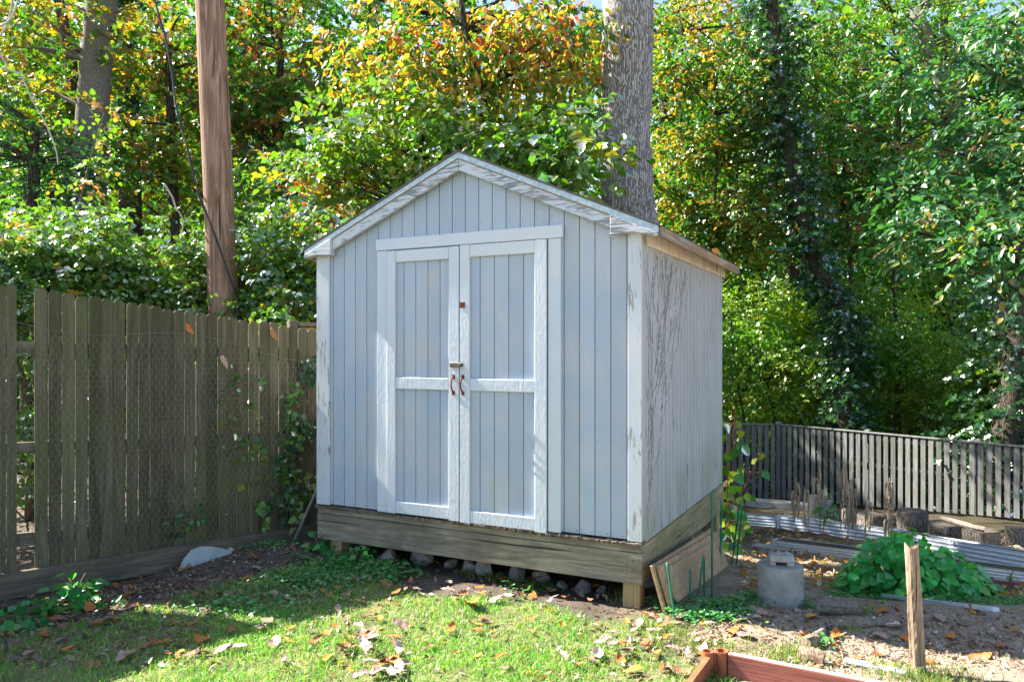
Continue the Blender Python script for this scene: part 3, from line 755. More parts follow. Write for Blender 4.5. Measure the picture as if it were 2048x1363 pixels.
# orange-leaved tree over the shed and the yellow green one below
def og(pos, r, ti):
    n = len(pos); z = (pos[:, 2] - 1.5) / pos[:, 1] * FPX; py = HY - z; px = pos[:, 0] / pos[:, 1] * FPX + 1024
    f = np.clip((235 - py + 90 * vnoise(pos[:, 0] * 1.6, pos[:, 2] * 1.6 + pos[:, 1])) / 120 + .25 * r.standard_normal(n), 0, 1)
    a = palette(n, [(3, ORG), (1.5, (.46, .33, .05)), (.5, RED), (2.5, (.26, .27, .05)), (4, G_MID), (.6, PNK)], r); b = palette(n, [(4, G_YEL), (4, G_LT), (.6, YEL), (.4, ORG), (2, G_MID)], r)
    return a * f[:, None] + b * (1 - f[:, None])
tp = [Vector((P(1010, 500, 9.6).x, 9.6, -.7)), P(1005, 420, 9.6), P(985, 300, 9.5), P(960, 180, 9.4), P(930, 60, 9.3), P(915, -40, 9.3)]
crown = np.concatenate([cl_at(880, 130, 9.2, 1.15, .8, .55, 26, (.22, .42)), cl_at(760, 120, 8.9, .55, .5, .35, 10, (.2, .34)), cl_at(1050, 110, 9.2, .9, .7, .6, 20, (.22, .4)), cl_at(1120, 60, 9.3, .6, .6, .5, 10),
                        cl_at(940, 30, 9.4, 1.2, .8, .4, 14), cl_at(1000, 210, 9.3, .9, .6, .4, 12)])
plant_thing('orange_leaved_tree', 'small spreading tree with drooping orange autumn leaves above the shed roof', 'tree', tp[0], tp, [.10, .09, .075, .06, .045, .03], DARKB, crown, .105, 'oval', [(5, ORG)], 41, 72, droop=.75, every=2, r0=.03, palf=og)
tp = [Vector((P(820, 520, 8.7).x, 8.7, -.2)), P(820, 420, 8.7), P(835, 320, 8.7), P(850, 240, 8.7)]
crown = np.concatenate([cl_at(800, 260, 8.5, .85, .6, .42, 20, (.2, .38)), cl_at(900, 270, 8.4, .7, .5, .45, 16, (.2, .36)), cl_at(700, 310, 8.5, .55, .5, .3, 11, (.2, .34)), cl_at(640, 330, 8.6, .4, .4, .25, 6), cl_at(1010, 300, 8.6, .6, .5, .35, 12, (.2, .36)), cl_at(760, 380, 8.6, .7, .5, .35, 12)])
plant_thing('spicebush', 'yellow green broad leaved shrub crowding over the left slope of the shed roof', 'shrub', tp[0], tp, [.06, .05, .04, .025], DARKB, crown, .08, 'broad', [(5, G_YEL), (4, G_LT), (.8, YEL), (.4, ORG), (2, G_MID)], 42, 78, flat=.8, every=2, r0=.022, lm=LEAFG)
tp = [Vector((P(1130, 520, 8.3).x, 8.0, -.5)), P(1130, 420, 8.0), P(1125, 340, 8.0), P(1120, 290, 8.0)]
crown = np.concatenate([cl_at(1110, 320, 8.0, .45, .4, .4, 10, (.18, .32)), cl_at(1095, 290, 8.1, .3, .3, .3, 6, (.16, .26)), cl_at(1115, 400, 7.9, .25, .3, .2, 4)])
plant_thing('spicebush', 'green shrub with large glossy leaves in the nook between shed roof and oak trunk', 'shrub', tp[0], tp, [.05, .04, .03, .02], DARKB, crown, .11, 'broad', [(3, G_YEL), (4, G_LT), (3, G_MID), (.6, YEL)], 43, 70, flat=.8, every=2, r0=.02, lm=LEAFG)
tp = [Vector((P(640, 520, 9.0).x, 9.0, -.2)), P(640, 440, 9.0), P(650, 380, 9.0)]
plant_thing('dogwood', 'low red and rust leaved dogwood just left of the shed roof', 'shrub', tp[0], tp, [.05, .04, .02], DARKB, np.concatenate([cl_at(650, 375, 9.0, .5, .4, .16, 9, (.18, .3)), cl_at(680, 430, 9.0, .4, .4, .22, 7, (.18, .3))]), .09, 'oval', [(4, RED), (3, (.42, .15, .04)), (1, BRN), (1.5, G_YEL)], 44, 60, every=2, r0=.02)
# mid trees on the left side of the shed
mids = [
 ('oak_tree', 'tree with dull green and rust red leaves right of the utility pole', 570, 190, 13.5, [(560, 90, 1.4, 1.1, 30), (590, 230, 1.2, .8, 24), (510, 300, .8, .7, 12)], .115, 'star', [(5, G_MID), (2, G_BL), (1.6, RED), (1.2, BRN), (1, G_YEL)], 51),
 ('maple_tree', 'maple with mixed orange and green leaves between the grey trunk and the utility pole', 345, 250, 13, [(330, 210, 1.1, .9, 22), (350, 90, 1.1, .8, 18), (320, 340, .9, .6, 14), (270, 330, .6, .5, 8)], .095, 'star', [(2, (.28, .15, .03)), (3, G_YEL), (5, G_MID), (.8, ORG), (.6, RED), (1, G_DK)], 52),
 ('evergreen_tree', 'dark blue green bushy evergreen behind the hedge at the far left', 60, 330, 11, [(40, 330, 1.1, .75, 26), (130, 300, .6, .5, 8), (-60, 260, .8, .9, 14)], .08, 'kite', [(5, G_DK), (4, G_BL), (1, G_MID)], 53),
 ('tulip_tree', 'yellow green tree glowing behind the utility pole top', 480, 60, 17, [(460, 20, 1.6, 1.2, 22), (360, 40, 1.2, 1.0, 14), (520, 170, 1.2, .8, 12), (400, 330, 1.6, 1.1, 20)], .11, 'star', [(4, G_YEL), (3, G_LT), (2, G_MID), (1, YEL)], 54),
 ('beech_tree', 'dense green tree behind the red dogwood left of the shed', 560, 400, 11.5, [(560, 400, 1.0, .55, 20), (640, 310, .7, .5, 10), (510, 440, .8, .4, 10)], .085, 'oval', [(4, G_LT), (3, G_MID), (1.5, G_YEL), (1, G_DK)], 55),
 ('sweetgum_tree', 'deep green leaved tree filling the gap above the orange leaved tree', 900, 40, 14, [(800, 40, 1.6, 1.2, 24), (1000, 0, 1.8, 1.2, 26), (1150, 130, 1.0, 1.2, 14), (700, 10, 1.2, .9, 14)], .11, 'star', [(5, G_MID), (3, G_DK), (1, G_LT), (.6, BRN)], 56),
]
def mid_tree(name, label, tx, ty, Y, blobs, L, kind, pal, seed, per=72, mat=DARKB, group=None, every=2, r0=.045, tr=.13, lm=LEAF):
    r = np.random.default_rng(seed)
    b = Vector((P(tx, 700, Y).x, Y, float(gbase(P(tx, 700, Y).x, Y)) - .1)); t = P(tx, ty, Y); top = P(tx + r.normal(0, 15), min(b_[1] for b_ in blobs) - 10, Y)
    tp = trunkline(b, t, 7, .1, seed)[:-1] + trunkline(tuple(trunkline(b, t, 7, .1, seed)[-1]), top, 6, .08, seed + 1)
    crown = np.concatenate([blob(P(a, c, Y + r.normal(0, .3)), (rx, rx * .8, rz), k, r, (.3, .55)) for a, c, rx, rz, k in blobs])
    return plant_thing(name, label, 'tree', b, tp, list(np.linspace(tr, tr * .3, len(tp))), mat, crown, L, kind, pal, seed, per, group, every=every, r0=r0, lm=lm)
for a in mids: mid_tree(*a)

# right side: trees in front of the woods
rights = [
 ('persimmon_tree', 'green tree dotted with hanging orange leaves right of the oak trunk', 1430, 330, 10, [(1420, 190, .9, .6, 22), (1380, 330, .7, .45, 16), (1500, 280, .9, .6, 20), (1420, 440, .7, .45, 16), (1520, 420, .8, .45, 16), (1350, 90, .6, .7, 10), (1480, 500, .5, .25, 6)], .085, 'broad', [(5, (.055, .18, .035)), (3, G_LT), (1.5, (.40, .24, .04)), (1.1, ORG), (1, G_BL)], 61),
 ('maple_tree', 'deep green fine leaved maple with a few red leaves right of the persimmon', 1690, 420, 10.5, [(1640, 320, .9, .55, 22), (1720, 440, 1.0, .6, 24), (1610, 480, .6, .4, 12), (1780, 300, .9, .6, 16), (1700, 200, 1.2, .6, 18), (1600, 120, .8, .6, 12)], .085, 'star', [(6, (.045, .17, .035)), (3, G_MID), (.4, RED), (.4, PNK), (1, G_LT)], 62),
 ('hickory_tree', 'tall hickory whose bluish green drooping leaves hang in from the right edge', 2290, 300, 7.2, [(1960, 330, .62, .32, 22), (1900, 470, .5, .22, 13), (2020, 200, .5, .35, 12), (2010, 60, .6, .45, 12), (1900, 130, .45, .3, 8), (2030, 470, .5, .3, 14), (1840, 400, .3, .15, 5), (2150, 200, .7, .8, 16), (2200, 450, .5, .6, 10)], .09, 'oval', [(6, (.045, .155, .065)), (3, (.06, .18, .05)), (.5, (.42, .34, .05)), (.3, BRN)], 63),
 ('elm_tree', 'light green tree with small leaves and sky gaps at the upper right', 1800, 150, 16, [(1760, 120, 1.5, 1.2, 20), (1900, 60, 1.4, 1.0, 16), (1680, 30, 1.2, .9, 14), (1960, 260, 1.3, .8, 14), (1600, 220, 1.0, 1.0, 12)], .10, 'oval', [(4, G_MID), (3, G_LT), (2, G_YEL), (.6, YEL)], 64),
 ('birch_tree', 'yellow orange thin crowned tree just right of the oak trunk top', 1370, 60, 18, [(1380, 60, 1.4, 1.4, 18), (1330, 250, .8, .9, 8), (1460, 20, 1.2, .9, 12)], .11, 'kite', [(4, YEL), (3, ORG), (2, G_YEL), (2, G_LT), (1, BRN)], 65),
]
for i_ in (0, 1):
    a = list(rights[i_]); a[4] = 15.9 + .5 * i_; f_ = a[4] / 10.2
    a[5] = [(p_, q_, rx * f_, rz * f_, int(k * 1.5)) for p_, q_, rx, rz, k in a[5]]; a[6] *= 1.08; rights[i_] = tuple(a)
rights = [tuple(list(a) + [112 if i_ < 2 else 72, DARKB, None, 2, .03, .055]) if i_ != 2 else a for i_, a in enumerate(rights)]
for a in rights: mid_tree(*a)
# ivy clad trunks on the right
def ivy_tree(label, path, rad, Y, seed, leaf_r, per=270):
    tp = [P(a, b, Y) for a, b in path]; base = Vector((tp[0].x, Y, float(gbase(tp[0].x, Y)) - .1)); tp.insert(0, base)
    fine = []
    for i in range(len(tp) - 1):
        L = (tp[i + 1] - tp[i]).length
        for t in np.arange(0, 1, .28 / L): fine.append(tp[i].lerp(tp[i + 1], t))
    r = np.random.default_rng(seed)
    cl = np.array([[p.x + r.normal(0, rad * .5), p.y + r.normal(0, rad * .5), p.z, leaf_r * r.uniform(.7, 1.3), leaf_r, .3] for p in fine])
    return plant_thing('ivy_clad_tree', label, 'tree', base, tp, list(np.linspace(rad, rad * .6, len(tp))), DARKB, cl, .095, 'star', [(5, G_DK), (3, (.03, .085, .05)), (2, G_BL)], seed, per, every=99, lm=LEAFG)
ivy_tree('ivy covered crooked trunk above the slat fence right of the shed', [(1690, 860), (1682, 760), (1680, 700), (1690, 640), (1672, 590), (1640, 545), (1630, 520), (1600, 420), (1570, 250), (1550, 100), (1540, -50)], .2, 14.75, 71, .30)
ivy_tree('broad dark ivy covered trunk at the right edge above the slat fence', [(2010, 900), (2025, 780), (2040, 650), (2050, 520), (2060, 400)], .26, 12.7, 72, .75)
ivy_tree('dark ivy draped trunk high up between the oak and the upper right', [(1590, 700), (1580, 400), (1560, 200), (1535, 60), (1510, -60)], .22, 18, 73, .75, 150)
# bare leaning trunk top right
tp = [P(2010, 620, 16), P(2000, 470, 16), P(1965, 320, 16), P(1910, 220, 16), P(1860, 110, 16), P(1830, 20, 16)]
tp.insert(0, Vector((tp[0].x + .1, 16, -2)))
plant_thing('leaning_tree', 'bare grey trunk leaning to the left behind the hickory leaves', 'tree', tp[0], tp, [.28, .26, .24, .22, .2, .17, .14], GREYB, cl_at(1850, 20, 16, 1.3, 1, .6, 12), .1, 'oval', [(3, G_MID), (2, G_LT)], 74, 60)
# understory shrubs beyond the slat fence
us = [(1500, 620, 14.5, .9, .6), (1600, 720, 15, 1.0, .6), (1490, 760, 15.5, .9, .6), (1760, 640, 15.5, 1.1, .7), (1850, 740, 15, 1.1, .6), (1760, 800, 14, .9, .5), (1930, 820, 13.5, .9, .5), (1560, 820, 14.5, .9, .45), (1880, 600, 17, 1.2, .8), (1700, 560, 18, 1.3, .8), (1640, 850, 14, .8, .35), (2080, 760, 15, 1.0, .8), (1840, 860, 13, .9, .3), (1480, 690, 13.2, .7, .5), (1540, 740, 12.9, .7, .4), (1650, 790, 12.6, .6, .35), (1730, 720, 12.8, .7, .45), (1800, 690, 12.2, .7, .45), (1870, 800, 12, .6, .35), (1620, 620, 13.4, .6, .45), (1940, 700, 11.6, .6, .45), (1720, 610, 13.4, .6, .4), (1990, 760, 10.8, .4, .3)]
ul = ['bright yellow green sapling beside the shed wall above the fence', 'green sapling left of the crooked ivy trunk', 'low olive sapling close to the shed rear corner', 'yellow green sapling right of the crooked ivy trunk top', 'broad olive sapling in the middle of the woods at right',
      'olive shrub over the middle of the slat fence', 'dark green shrub near the broad ivy trunk', 'brownish green shrub just over the left end of the slat fence', 'pale yellow green sapling under the hickory leaves', 'shaded green sapling below the red tipped maple', 'small green shrub at the foot of the crooked ivy trunk', 'dull green sapling beyond the broad ivy trunk', 'low brown green shrub touching the right part of the slat fence', 'bright sapling close to the shed eave right of the wall', 'leafy sapling beside the shed wall halfway up the woods', 'low leafy sapling touching the crooked ivy trunk', 'fresh green sapling in front of the crooked ivy trunk bend', 'light green sapling under the red tipped maple', 'small sapling over the fence right of its middle', 'leafy sapling left of the crooked ivy trunk bend', 'sapling just left of the broad ivy trunk', 'high green sapling right of the crooked ivy trunk bend', 'small sapling in front of the broad ivy trunk']
up_ = [[(4, (.15, .32, .04)), (3, (.25, .36, .04)), (2, G_LT)], [(4, (.08, .25, .035)), (4, (.14, .32, .04)), (1, (.25, .36, .04))], [(4, (.24, .33, .04)), (.5, BRN), (4, G_LT)], [(4, (.25, .36, .04)), (4, (.15, .32, .04)), (.5, YEL)]]
for i, (a, b, Y, rx, rz) in enumerate(us):
    Y += 2.6 if a > 1900 else 3.0; rx *= 1.55; rz *= 1.5
    r = np.random.default_rng(80 + i); c = P(a, b, Y); g0 = float(gbase(c.x, Y))
    tp = trunkline(Vector((c.x + r.normal(0, .3), Y, g0 - .1)), c + Vector((0, 0, rz * .7)), 6, .12, i)
    crown = blob(c, (rx, rx * .8, rz), 50, r, (.22, .42), shell=.2); crown2 = blob(Vector((c.x, Y, (c.z + g0) / 2)), (rx * .9, rx * .7, max(.3, (c.z - g0) / 2)), 14, r, (.25, .45))
    plant_thing('sapling', ul[i], 'sapling', tp[0], tp, list(np.linspace(.05, .015, 6)), DARKB if i % 3 else TWIG, np.concatenate([crown, crown2]), .085, ('oval', 'star', 'kite')[i % 3], up_[i % 4], 80 + i, 62, 'saplings in the woods', every=3, r0=.02)
c = P(2010, 815, 13.6)
plant_thing('shrub', 'bright green leafy bush at the right edge over the slat fence', 'shrub', Vector((c.x, 13.6, -1.4)), [Vector((c.x, 13.6, -1.4)), c], [.04, .02], DARKB, blob(c, (.6, .5, .6), 20, RT, (.2, .34)), .11, 'broad', [(4, (.06, .19, .03)), (3, G_LT), (1, G_MID)], 99, 66, flat=.8, r0=.02)

# canopy trees further back
for i, (a, Y) in enumerate([(-250, 20), (60, 19), (300, 22), (520, 20), (720, 22), (900, 19), (1100, 23), (1330, 22), (1520, 21), (1720, 23), (1900, 20), (2150, 22), (2400, 19), (-500, 17)]):
    r = np.random.default_rng(200 + i); k = ('tall mixed', 'yellow leaved', 'deep green', 'olive')[i % 4]
    pal = [[(5, G_MID), (2, G_YEL), (.5, ORG)], [(1, YEL), (3, G_YEL), (4, G_MID), (.3, ORG)], [(5, G_MID), (2, G_DK), (2, G_LT)], [(3, G_YEL), (4, G_MID), (.6, BRN), (1, G_DK)]][(i + (a > 1200)) % 4]
    bl = [(a + r.normal(0, 60), 620 - 95 * j + r.normal(0, 25), r.uniform(1.8, 2.6), r.uniform(.9, 1.4), 16) for j in range(5 if 650 < a < 1200 else 8 if Y < 21 else 7)]
    where = ['far outside left', 'behind the maple at far left', 'behind the ivy column', 'right of the utility pole', 'behind the left roof slope', 'behind the orange leaved tree', 'left of the oak trunk', 'right of the oak trunk', 'behind the persimmon', 'behind the red tipped maple', 'behind the leaning trunk', 'at the right edge', 'far outside right', 'beyond the left fence end'][i]
    mid_tree('forest_tree', k + ' forest tree in the back row ' + where, a, 120, Y, bl, .17, ('kite', 'star')[i % 2], pal, 200 + i, 54, GREYB if i % 3 == 0 else DARKB, 'forest trees in the back row', 4, .06, .22)
# far-off woods as one mass
r = np.random.default_rng(400); n = 26000
yy = r.uniform(27, 44, n); xx = yy * r.uniform(-1.0, 1.0, n) * 1.05
zt = 15 + 5 * vnoise(xx * .15, yy * .1 + 3)
zz = -3.5 + (zt + 3.5) * r.random(n) ** 1.05
keep = vnoise(xx * .35 + 7, zz * .35) + .6 * vnoise(xx * 1.1, zz * 1.1) + .58 - .28 * ss(8, 14, zz) > 0
pos = np.stack([xx, yy, zz], 1)[keep]; n = len(pos)
V, Fc, q = leaves(pos, r.standard_normal((n, 3)), r.standard_normal((n, 3)), r.uniform(.5, 1.0, n), 'kite')
hue = vnoise(pos[:, 0] * .25, pos[:, 2] * .25)
C = palette(n, [(4, G_MID), (3, G_YEL), (1, G_LT), (.5, YEL), (.3, ORG)], r)
fo = npmesh('far_woods', V, Fc, LEAF, np.repeat(C, q, 0)); tag(fo, 'hazy mass of autumn woods far behind the trees', 'woods', kind='stuff')

n = 34000; yy = r.uniform(19, 27, n); xx = yy * r.uniform(-.85, .9, n); zz = gbase(xx, yy) + (6.5 + 2 * vnoise(xx * .3, yy * .2) - 2 * ss(4, -4, xx) * ss(-12, -6, xx)) * r.random(n) ** 1.15
keep = vnoise(xx * .7 + 3, zz * .7) + .6 * vnoise(xx * 1.7, zz * 1.7) + .32 > 0
pos = np.stack([xx, yy, zz], 1)[keep]; n = len(pos)
V, Fc, q = leaves(pos, r.standard_normal((n, 3)), np.array([-.3, -.3, .8]) + .8 * r.standard_normal((n, 3)), r.uniform(.16, .34, n), 'star')
fo = npmesh('thicket', V, Fc, LEAF, np.repeat(palette(n, [(5, G_LT), (4, G_YEL), (4, G_MID), (.3, YEL)], r), q, 0)); tag(fo, 'dense sunlit green thicket filling the woods behind the nearer trees', 'thicket', kind='stuff')

# hedge behind the picket fence
hed = [(-90, 560, 6.9, .75, .5), (60, 570, 7.3, .85, .46), (230, 580, 7.9, .85, .42), (350, 600, 8.3, .75, .4), (530, 575, 8.0, .72, .42), (615, 570, 7.6, .5, .36), (90, 540, 8.8, .9, .36)]
hl = ['honeysuckle bush behind the fence beyond the left edge', 'sunlit honeysuckle bush behind the tall leftmost pickets', 'sunlit honeysuckle bush in front of the smooth grey trunk', 'honeysuckle bush just left of the utility pole', 'white glinting bush just right of the utility pole', 'shiny leaved bush squeezed between fence and shed eave', 'taller honeysuckle bush at the back of the hedge at far left']
for i, (a, b, Y, rx, rz) in enumerate(hed):
    r = np.random.default_rng(300 + i); c = P(a, b, Y); g0 = float(gbase(c.x, Y))
    base = Vector((c.x, Y, g0 - .05)); tp = trunkline(base, c, 6, .1, i)
    cl = np.concatenate([blob(c, (rx, rx * .6, rz), 48, r, (.13, .26)), blob(Vector((c.x, Y, (c.z + g0) / 2 + .1)), (rx * .95, rx * .5, (c.z - g0) * .5), 26, r, (.16, .3))])
    cl[:, 1] += (cl[:, 2] - c.z) * .9            # the hedge leans back up the bank
    sh = []                                              # upright shoots
    for j in range(9):
        sx = c.x + r.uniform(-rx, rx); sz = c.z + rz * r.uniform(.5, 1.1); hh = r.uniform(.1, .45)
        for t in np.linspace(0, 1, 3): sh.append([sx + .1 * t * r.normal(), Y + r.normal(0, .15), sz + hh * t, .05, .05, .1])
    cl = np.concatenate([cl, np.array(sh)])
    plant_thing('honeysuckle_bush', hl[i], 'bush', base, tp, list(np.linspace(.05, .02, 6)), TWIG, cl, .062, 'broad', [(5, G_LT), (3, (.08, .18, .045)), (4, G_YEL), (1.5, G_BL), (.3, ORG), (.2, BRN)], 300 + i, 84, 'bushes behind the picket fence', flat=.6, every=4, r0=.012, lm=LEAFG)
# tall lit shoot before the grey trunk
tp = [P(150, 470, 8.2), P(165, 380, 8.2), P(180, 320, 8.2), P(198, 262, 8.2), P(208, 225, 8.2)]
cl = np.array([[p.x, p.y, p.z, .10, .10, .12] for p in tp for _ in (0, 1)])
plant_thing('shrub_shoot', 'tall lit shoot with seed tips in front of the smooth grey trunk', 'shrub', tp[0], tp, [.012, .01, .008, .006, .004], TWIG, cl, .065, 'broad', [(4, G_YEL), (3, G_LT), (1, BRN), (.5, PNK)], 350, 40, every=99)
# bare hanging vines
for lab, pth, Y in (('pale bare vine hanging in loops at the upper left corner', [(30, -40), (18, 40), (-8, 90), (14, 130), (4, 138), (40, 150), (62, 195), (95, 255), (112, 300), (116, 330)], 7), ('thin pale looping vine at the left frame edge', [(-20, 60), (20, 40), (38, -10), (45, -60)], 6.6), ('crooked pale twig rising behind the fence left of the pole', [(330, 370), (345, 395), (352, 415), (366, 440), (362, 480)], 8)):
    pts = [P(a, b, Y) for a, b in pth]; fine = []
    for i in range(len(pts) - 1):
        p0 = pts[max(i - 1, 0)]; p3 = pts[min(i + 2, len(pts) - 1)]
        for t in np.linspace(0, 1, 6)[:-1]:
            a, b = pts[i], pts[i + 1]
            fine.append(.5 * ((2 * a) + (b - p0) * t + (2 * p0 - 5 * a + 4 * b - p3) * t * t + (3 * a - p0 - 3 * b + p3) * t ** 3))
    fine.append(pts[-1])
    o = MB().tube(fine, list(np.linspace(.011, .005, len(fine))), 6).build('bare_vine', VINEW, None, fine[0], sm=True); tag(o, lab, 'vine')
for lab, a, b in (('pale bare branch leaning against the woods above the slat fence', (1612, 852), (1575, 760)), ('pale dead branch crossing the crooked ivy trunk', (1605, 800), (1725, 720)), ('thin dead stem hanging right of the crooked ivy trunk', (1722, 690), (1750, 775))):
    o = MB().tube(trunkline(P(*a, 15.6), P(*b, 15.6), 8, .06, a[0]), list(np.linspace(.015, .006, 8)), 6).build('dead_branch', VINEW, None, P(*a, 15.6), sm=True); tag(o, lab, 'branch')

# ------------------------------------------------------------------ ivy and weeds on the fence
def ivy_patch(name, label, pts, L, seed, kind='star', pal=None, lm=LEAFG, yoff=-.06):
    r = np.random.default_rng(seed); org = Vector(pts[0]); root = empty(name, org, label, 'ivy')
    mb = MB(); mb.tube(pts, .004, 5, cap=False); mb.build('stem', TWIG, root, org)
    n = len(pts) * (5 if kind == 'broad' else 9); pi = np.array([list(pts[i]) for i in r.integers(0, len(pts), n)])
    nrm = Vector((fd.y, -fd.x, 0)); pos = pi + r.normal(0, .045, (n, 3)) * np.array([1, .5, 1])
    nr = np.array(list(nrm)) + .5 * r.standard_normal((n, 3)); d = np.array([0, 0, -1.0]) + .7 * r.standard_normal((n, 3))
    V, Fc, q = leaves(pos, d, nr, L * r.uniform(.6, 1.3, n), kind)
    npmesh('leaves', V, Fc, lm, np.repeat(palette(n, pal or [(4, (.03, .10, .05)), (3, (.05, .15, .05)), (1, G_LT)], r), q, 0), root, org)
def fpx(px, py, off=-.07):
    k = (px - 1024) / FPX; n_ = Vector((-fd.y, fd.x, 0)) * off; p0 = P0 + n_
    t = (k * p0.y - p0.x) / (fd.x - k * fd.y); q = p0 + fd * t; q.z = CAMZ + (HY - py) / FPX * q.y; return q
ivy_patch('ivy', 'bright green ivy climbing the brown mossy boards near the shed corner', [fpx(585, y) for y in range(775, 880, 12)], .05, 1, pal=[(3, G_LT), (3, (.05, .17, .04))])
ivy_patch('ivy', 'dark ivy hanging at the foot of the fence beside the shed corner', [fpx(576 + 12 * math.sin(i), 880 + 11 * i) for i in range(14)], .055, 2)
ivy_patch('ivy', 'dark ivy tuft on the brown boards under the cap rail', [fpx(618 + 5 * math.sin(i * 2), 725 + 4 * i) for i in range(6)], .05, 3)
ivy_patch('ivy', 'ivy strand arching over the brown boards toward the shed wall', [fpx(585 + 5 * i, 862 + 3 * math.sin(i) * 3) for i in range(10)], .05, 4)
ivy_patch('ivy', 'small green creeper leaves on the middle of the picket fence', [fpx(480 + 40 * math.sin(i * 1.7), 740 + 16 * i) for i in range(11)], .05, 5, 'broad', [(3, (.05, .17, .04)), (2, G_LT)])
ivy_patch('ivy', 'little green creeper low on the pickets above the kickboard', [fpx(380 + 25 * math.sin(i * 1.3), 1020 + 7 * i) for i in range(6)], .05, 6, 'broad', [(3, (.04, .15, .06)), (1, G_LT)])

def herb(name, label, cat, c, rx, rz, n, L, kind, pal, seed, lm=LEAF, flatn=1.0, stems=8, stemmat=None, group=None):
    c = Vector(c); r = np.random.default_rng(seed); root = empty(name, c, label, cat, group)
    o = unit(r.standard_normal((n, 3))) * (r.random((n, 1)) ** .4) * np.array([rx, rx, rz]); o[:, 2] = np.abs(o[:, 2])
    pos = np.array(list(c)) + o; d = np.concatenate([o[:, :2] / rx + .4 * r.standard_normal((n, 2)), -.25 + .4 * r.standard_normal((n, 1))], 1)
    nr = np.array([0, -.25, 1]) * flatn + np.concatenate([o[:, :2] / rx, np.zeros((n, 1))], 1) * .5 + .35 * r.standard_normal((n, 3))
    V, Fc, q = leaves(pos, d, nr, L * r.uniform(.6, 1.25, n), kind)
    mb = MB()
    for i in range(stems):
        a = r.uniform(0, 6.28); e = c + Vector((math.cos(a) * rx * .6, math.sin(a) * rx * .6, rz * r.uniform(.5, .9)))
        mb.tube(bezier(c - Vector((0, 0, .02)), c + Vector((0, 0, rz * .5)), e, 5), .004, 5, cap=False)
    mb.build('stems', stemmat or TWIG, root, c)
    npmesh('leaves', V, Fc, lm, np.repeat(palette(n, pal, r), q, 0), root, c); return root
GRN = [(4, (.04, .24, .06)), (3, (.07, .3, .06)), (1, (.13, .36, .06))]
herb('weed', 'leafy green weed with pale top leaves at the foot of the kickboard', 'weed', G(150, 1215), .17, .24, 60, .085, 'broad', GRN, 21)
herb('weed', 'dark green weed patch at the left edge below the kickboard', 'weed', G(40, 1245), .24, .10, 70, .07, 'broad', GRN, 22)
herb('weed', 'small bright weed sprig right of the leafy weed by the kickboard', 'weed', G(218, 1222), .07, .13, 14, .07, 'oval', GRN, 23)
herb('weed', 'green weed at the left foundation post of the shed', 'weed', G(640, 1110), .09, .14, 26, .08, 'broad', GRN, 24)
herb('weed', 'dark green weed tucked under the rim beam at the left', 'weed', SH(.40, -.05, .0), .12, .12, 60, .045, 'broad', GRN, 25)
herb('weed', 'clumped green weed between the stones under the shed', 'weed', SH(.62, -.03, -.02), .14, .08, 50, .04, 'broad', GRN, 26)

# ------------------------------------------------------------------ things right of the shed
# plywood sheets leaning on the rim beam
def ply(off0, off1, y0, y1, h0, h1, label, hb):
    """sheet leaning on the side rim: bottom edge off0 from wall, top off1"""
    o_ = SH(W + off0, y0, -.1); root = empty('plywood_sheet', o_, label, 'plywood sheet', 'plywood leaning on the shed')
    def quad(f0, f1):
        v = []
        for t in (0, .016):
            for y, hh in ((y0, h0), (y1, h1)):
                zb = float(ground(*SH(W + off0, y).xy)) - .03
                for f in (f0, f1):
                    z = zb + f * (hh + .03); oo = off0 + (off1 - off0) * f
                    v.append(SH(W + oo + t, y, z))
        return v
    fs = [(0, 1, 3, 2), (4, 6, 7, 5), (0, 2, 6, 4), (1, 5, 7, 3), (0, 4, 5, 1), (2, 3, 7, 6)]
    MB().add(quad(.30 if hb else 0, 1), fs).build('board', PLY, root, o_, bev=.001)
    if hb: MB().add(quad(0, .298), fs).build('damp_edge', PLYW, root, o_)
ply(.215, .115, .08, 1.6, .24, .27, 'front plywood sheet with a damp dark bottom edge leaning on the shed side', True)
ply(.185, .095, -.01, 1.58, .26, .30, 'thin middle plywood sheet behind the front one at the shed side', False)
ply(.16, .07, -.05, 1.56, .27, .32, 'rear plywood sheet closest to the shed rim beam', False)
# green plant stakes
stk = [((1316, 1196), (1333, 1122), 'leaning green stake crossing another in front of the plywood'), ((1350, 1222), (1334, 1124), 'green stake forming an inverted V with the leaning one'), ((1380, 1195), (1381, 1138), 'short lone green stake before the plywood'), ((1395, 1192), (1407, 1110), 'short slanted green stake of the close pair by the plywood'),
       ((1409, 1186), (1408, 1111), 'short upright green stake of the close pair by the plywood'), ((1424, 1180), (1424, 984), 'tallest green stake in front of the plywood'), ((1440, 1144), (1443, 1000), 'slim dark green stake at the shed rear corner'), ((1463, 1135), (1481, 1000), 'left green stake of the tilted pair under the bean vine'), ((1473, 1132), (1487, 992), 'right green stake of the tilted pair under the bean vine')]
for a, b, lab in stk:
    g = G(*a)
    if a[0] < 1430: g = P(*a, g.y - .17); g.z = min(g.z, float(ground(g.x, g.y)))
    t = P(*b, g.y + (.04 if a[0] < 1400 else .0)); g2 = g - (t - g).normalized() * .04
    mb = MB(); L = (t - g2).length; n = max(4, int(L / .03)); mb.tube([g2.lerp(t, i / n) for i in range(n + 1)], [.0062 + .0008 * (i % 2) for i in range(n + 1)], 8)
    o = mb.build('plant_stake', GREENP, None, g2, sm=True); tag(o, lab, 'plant stake', 'green plant stakes')
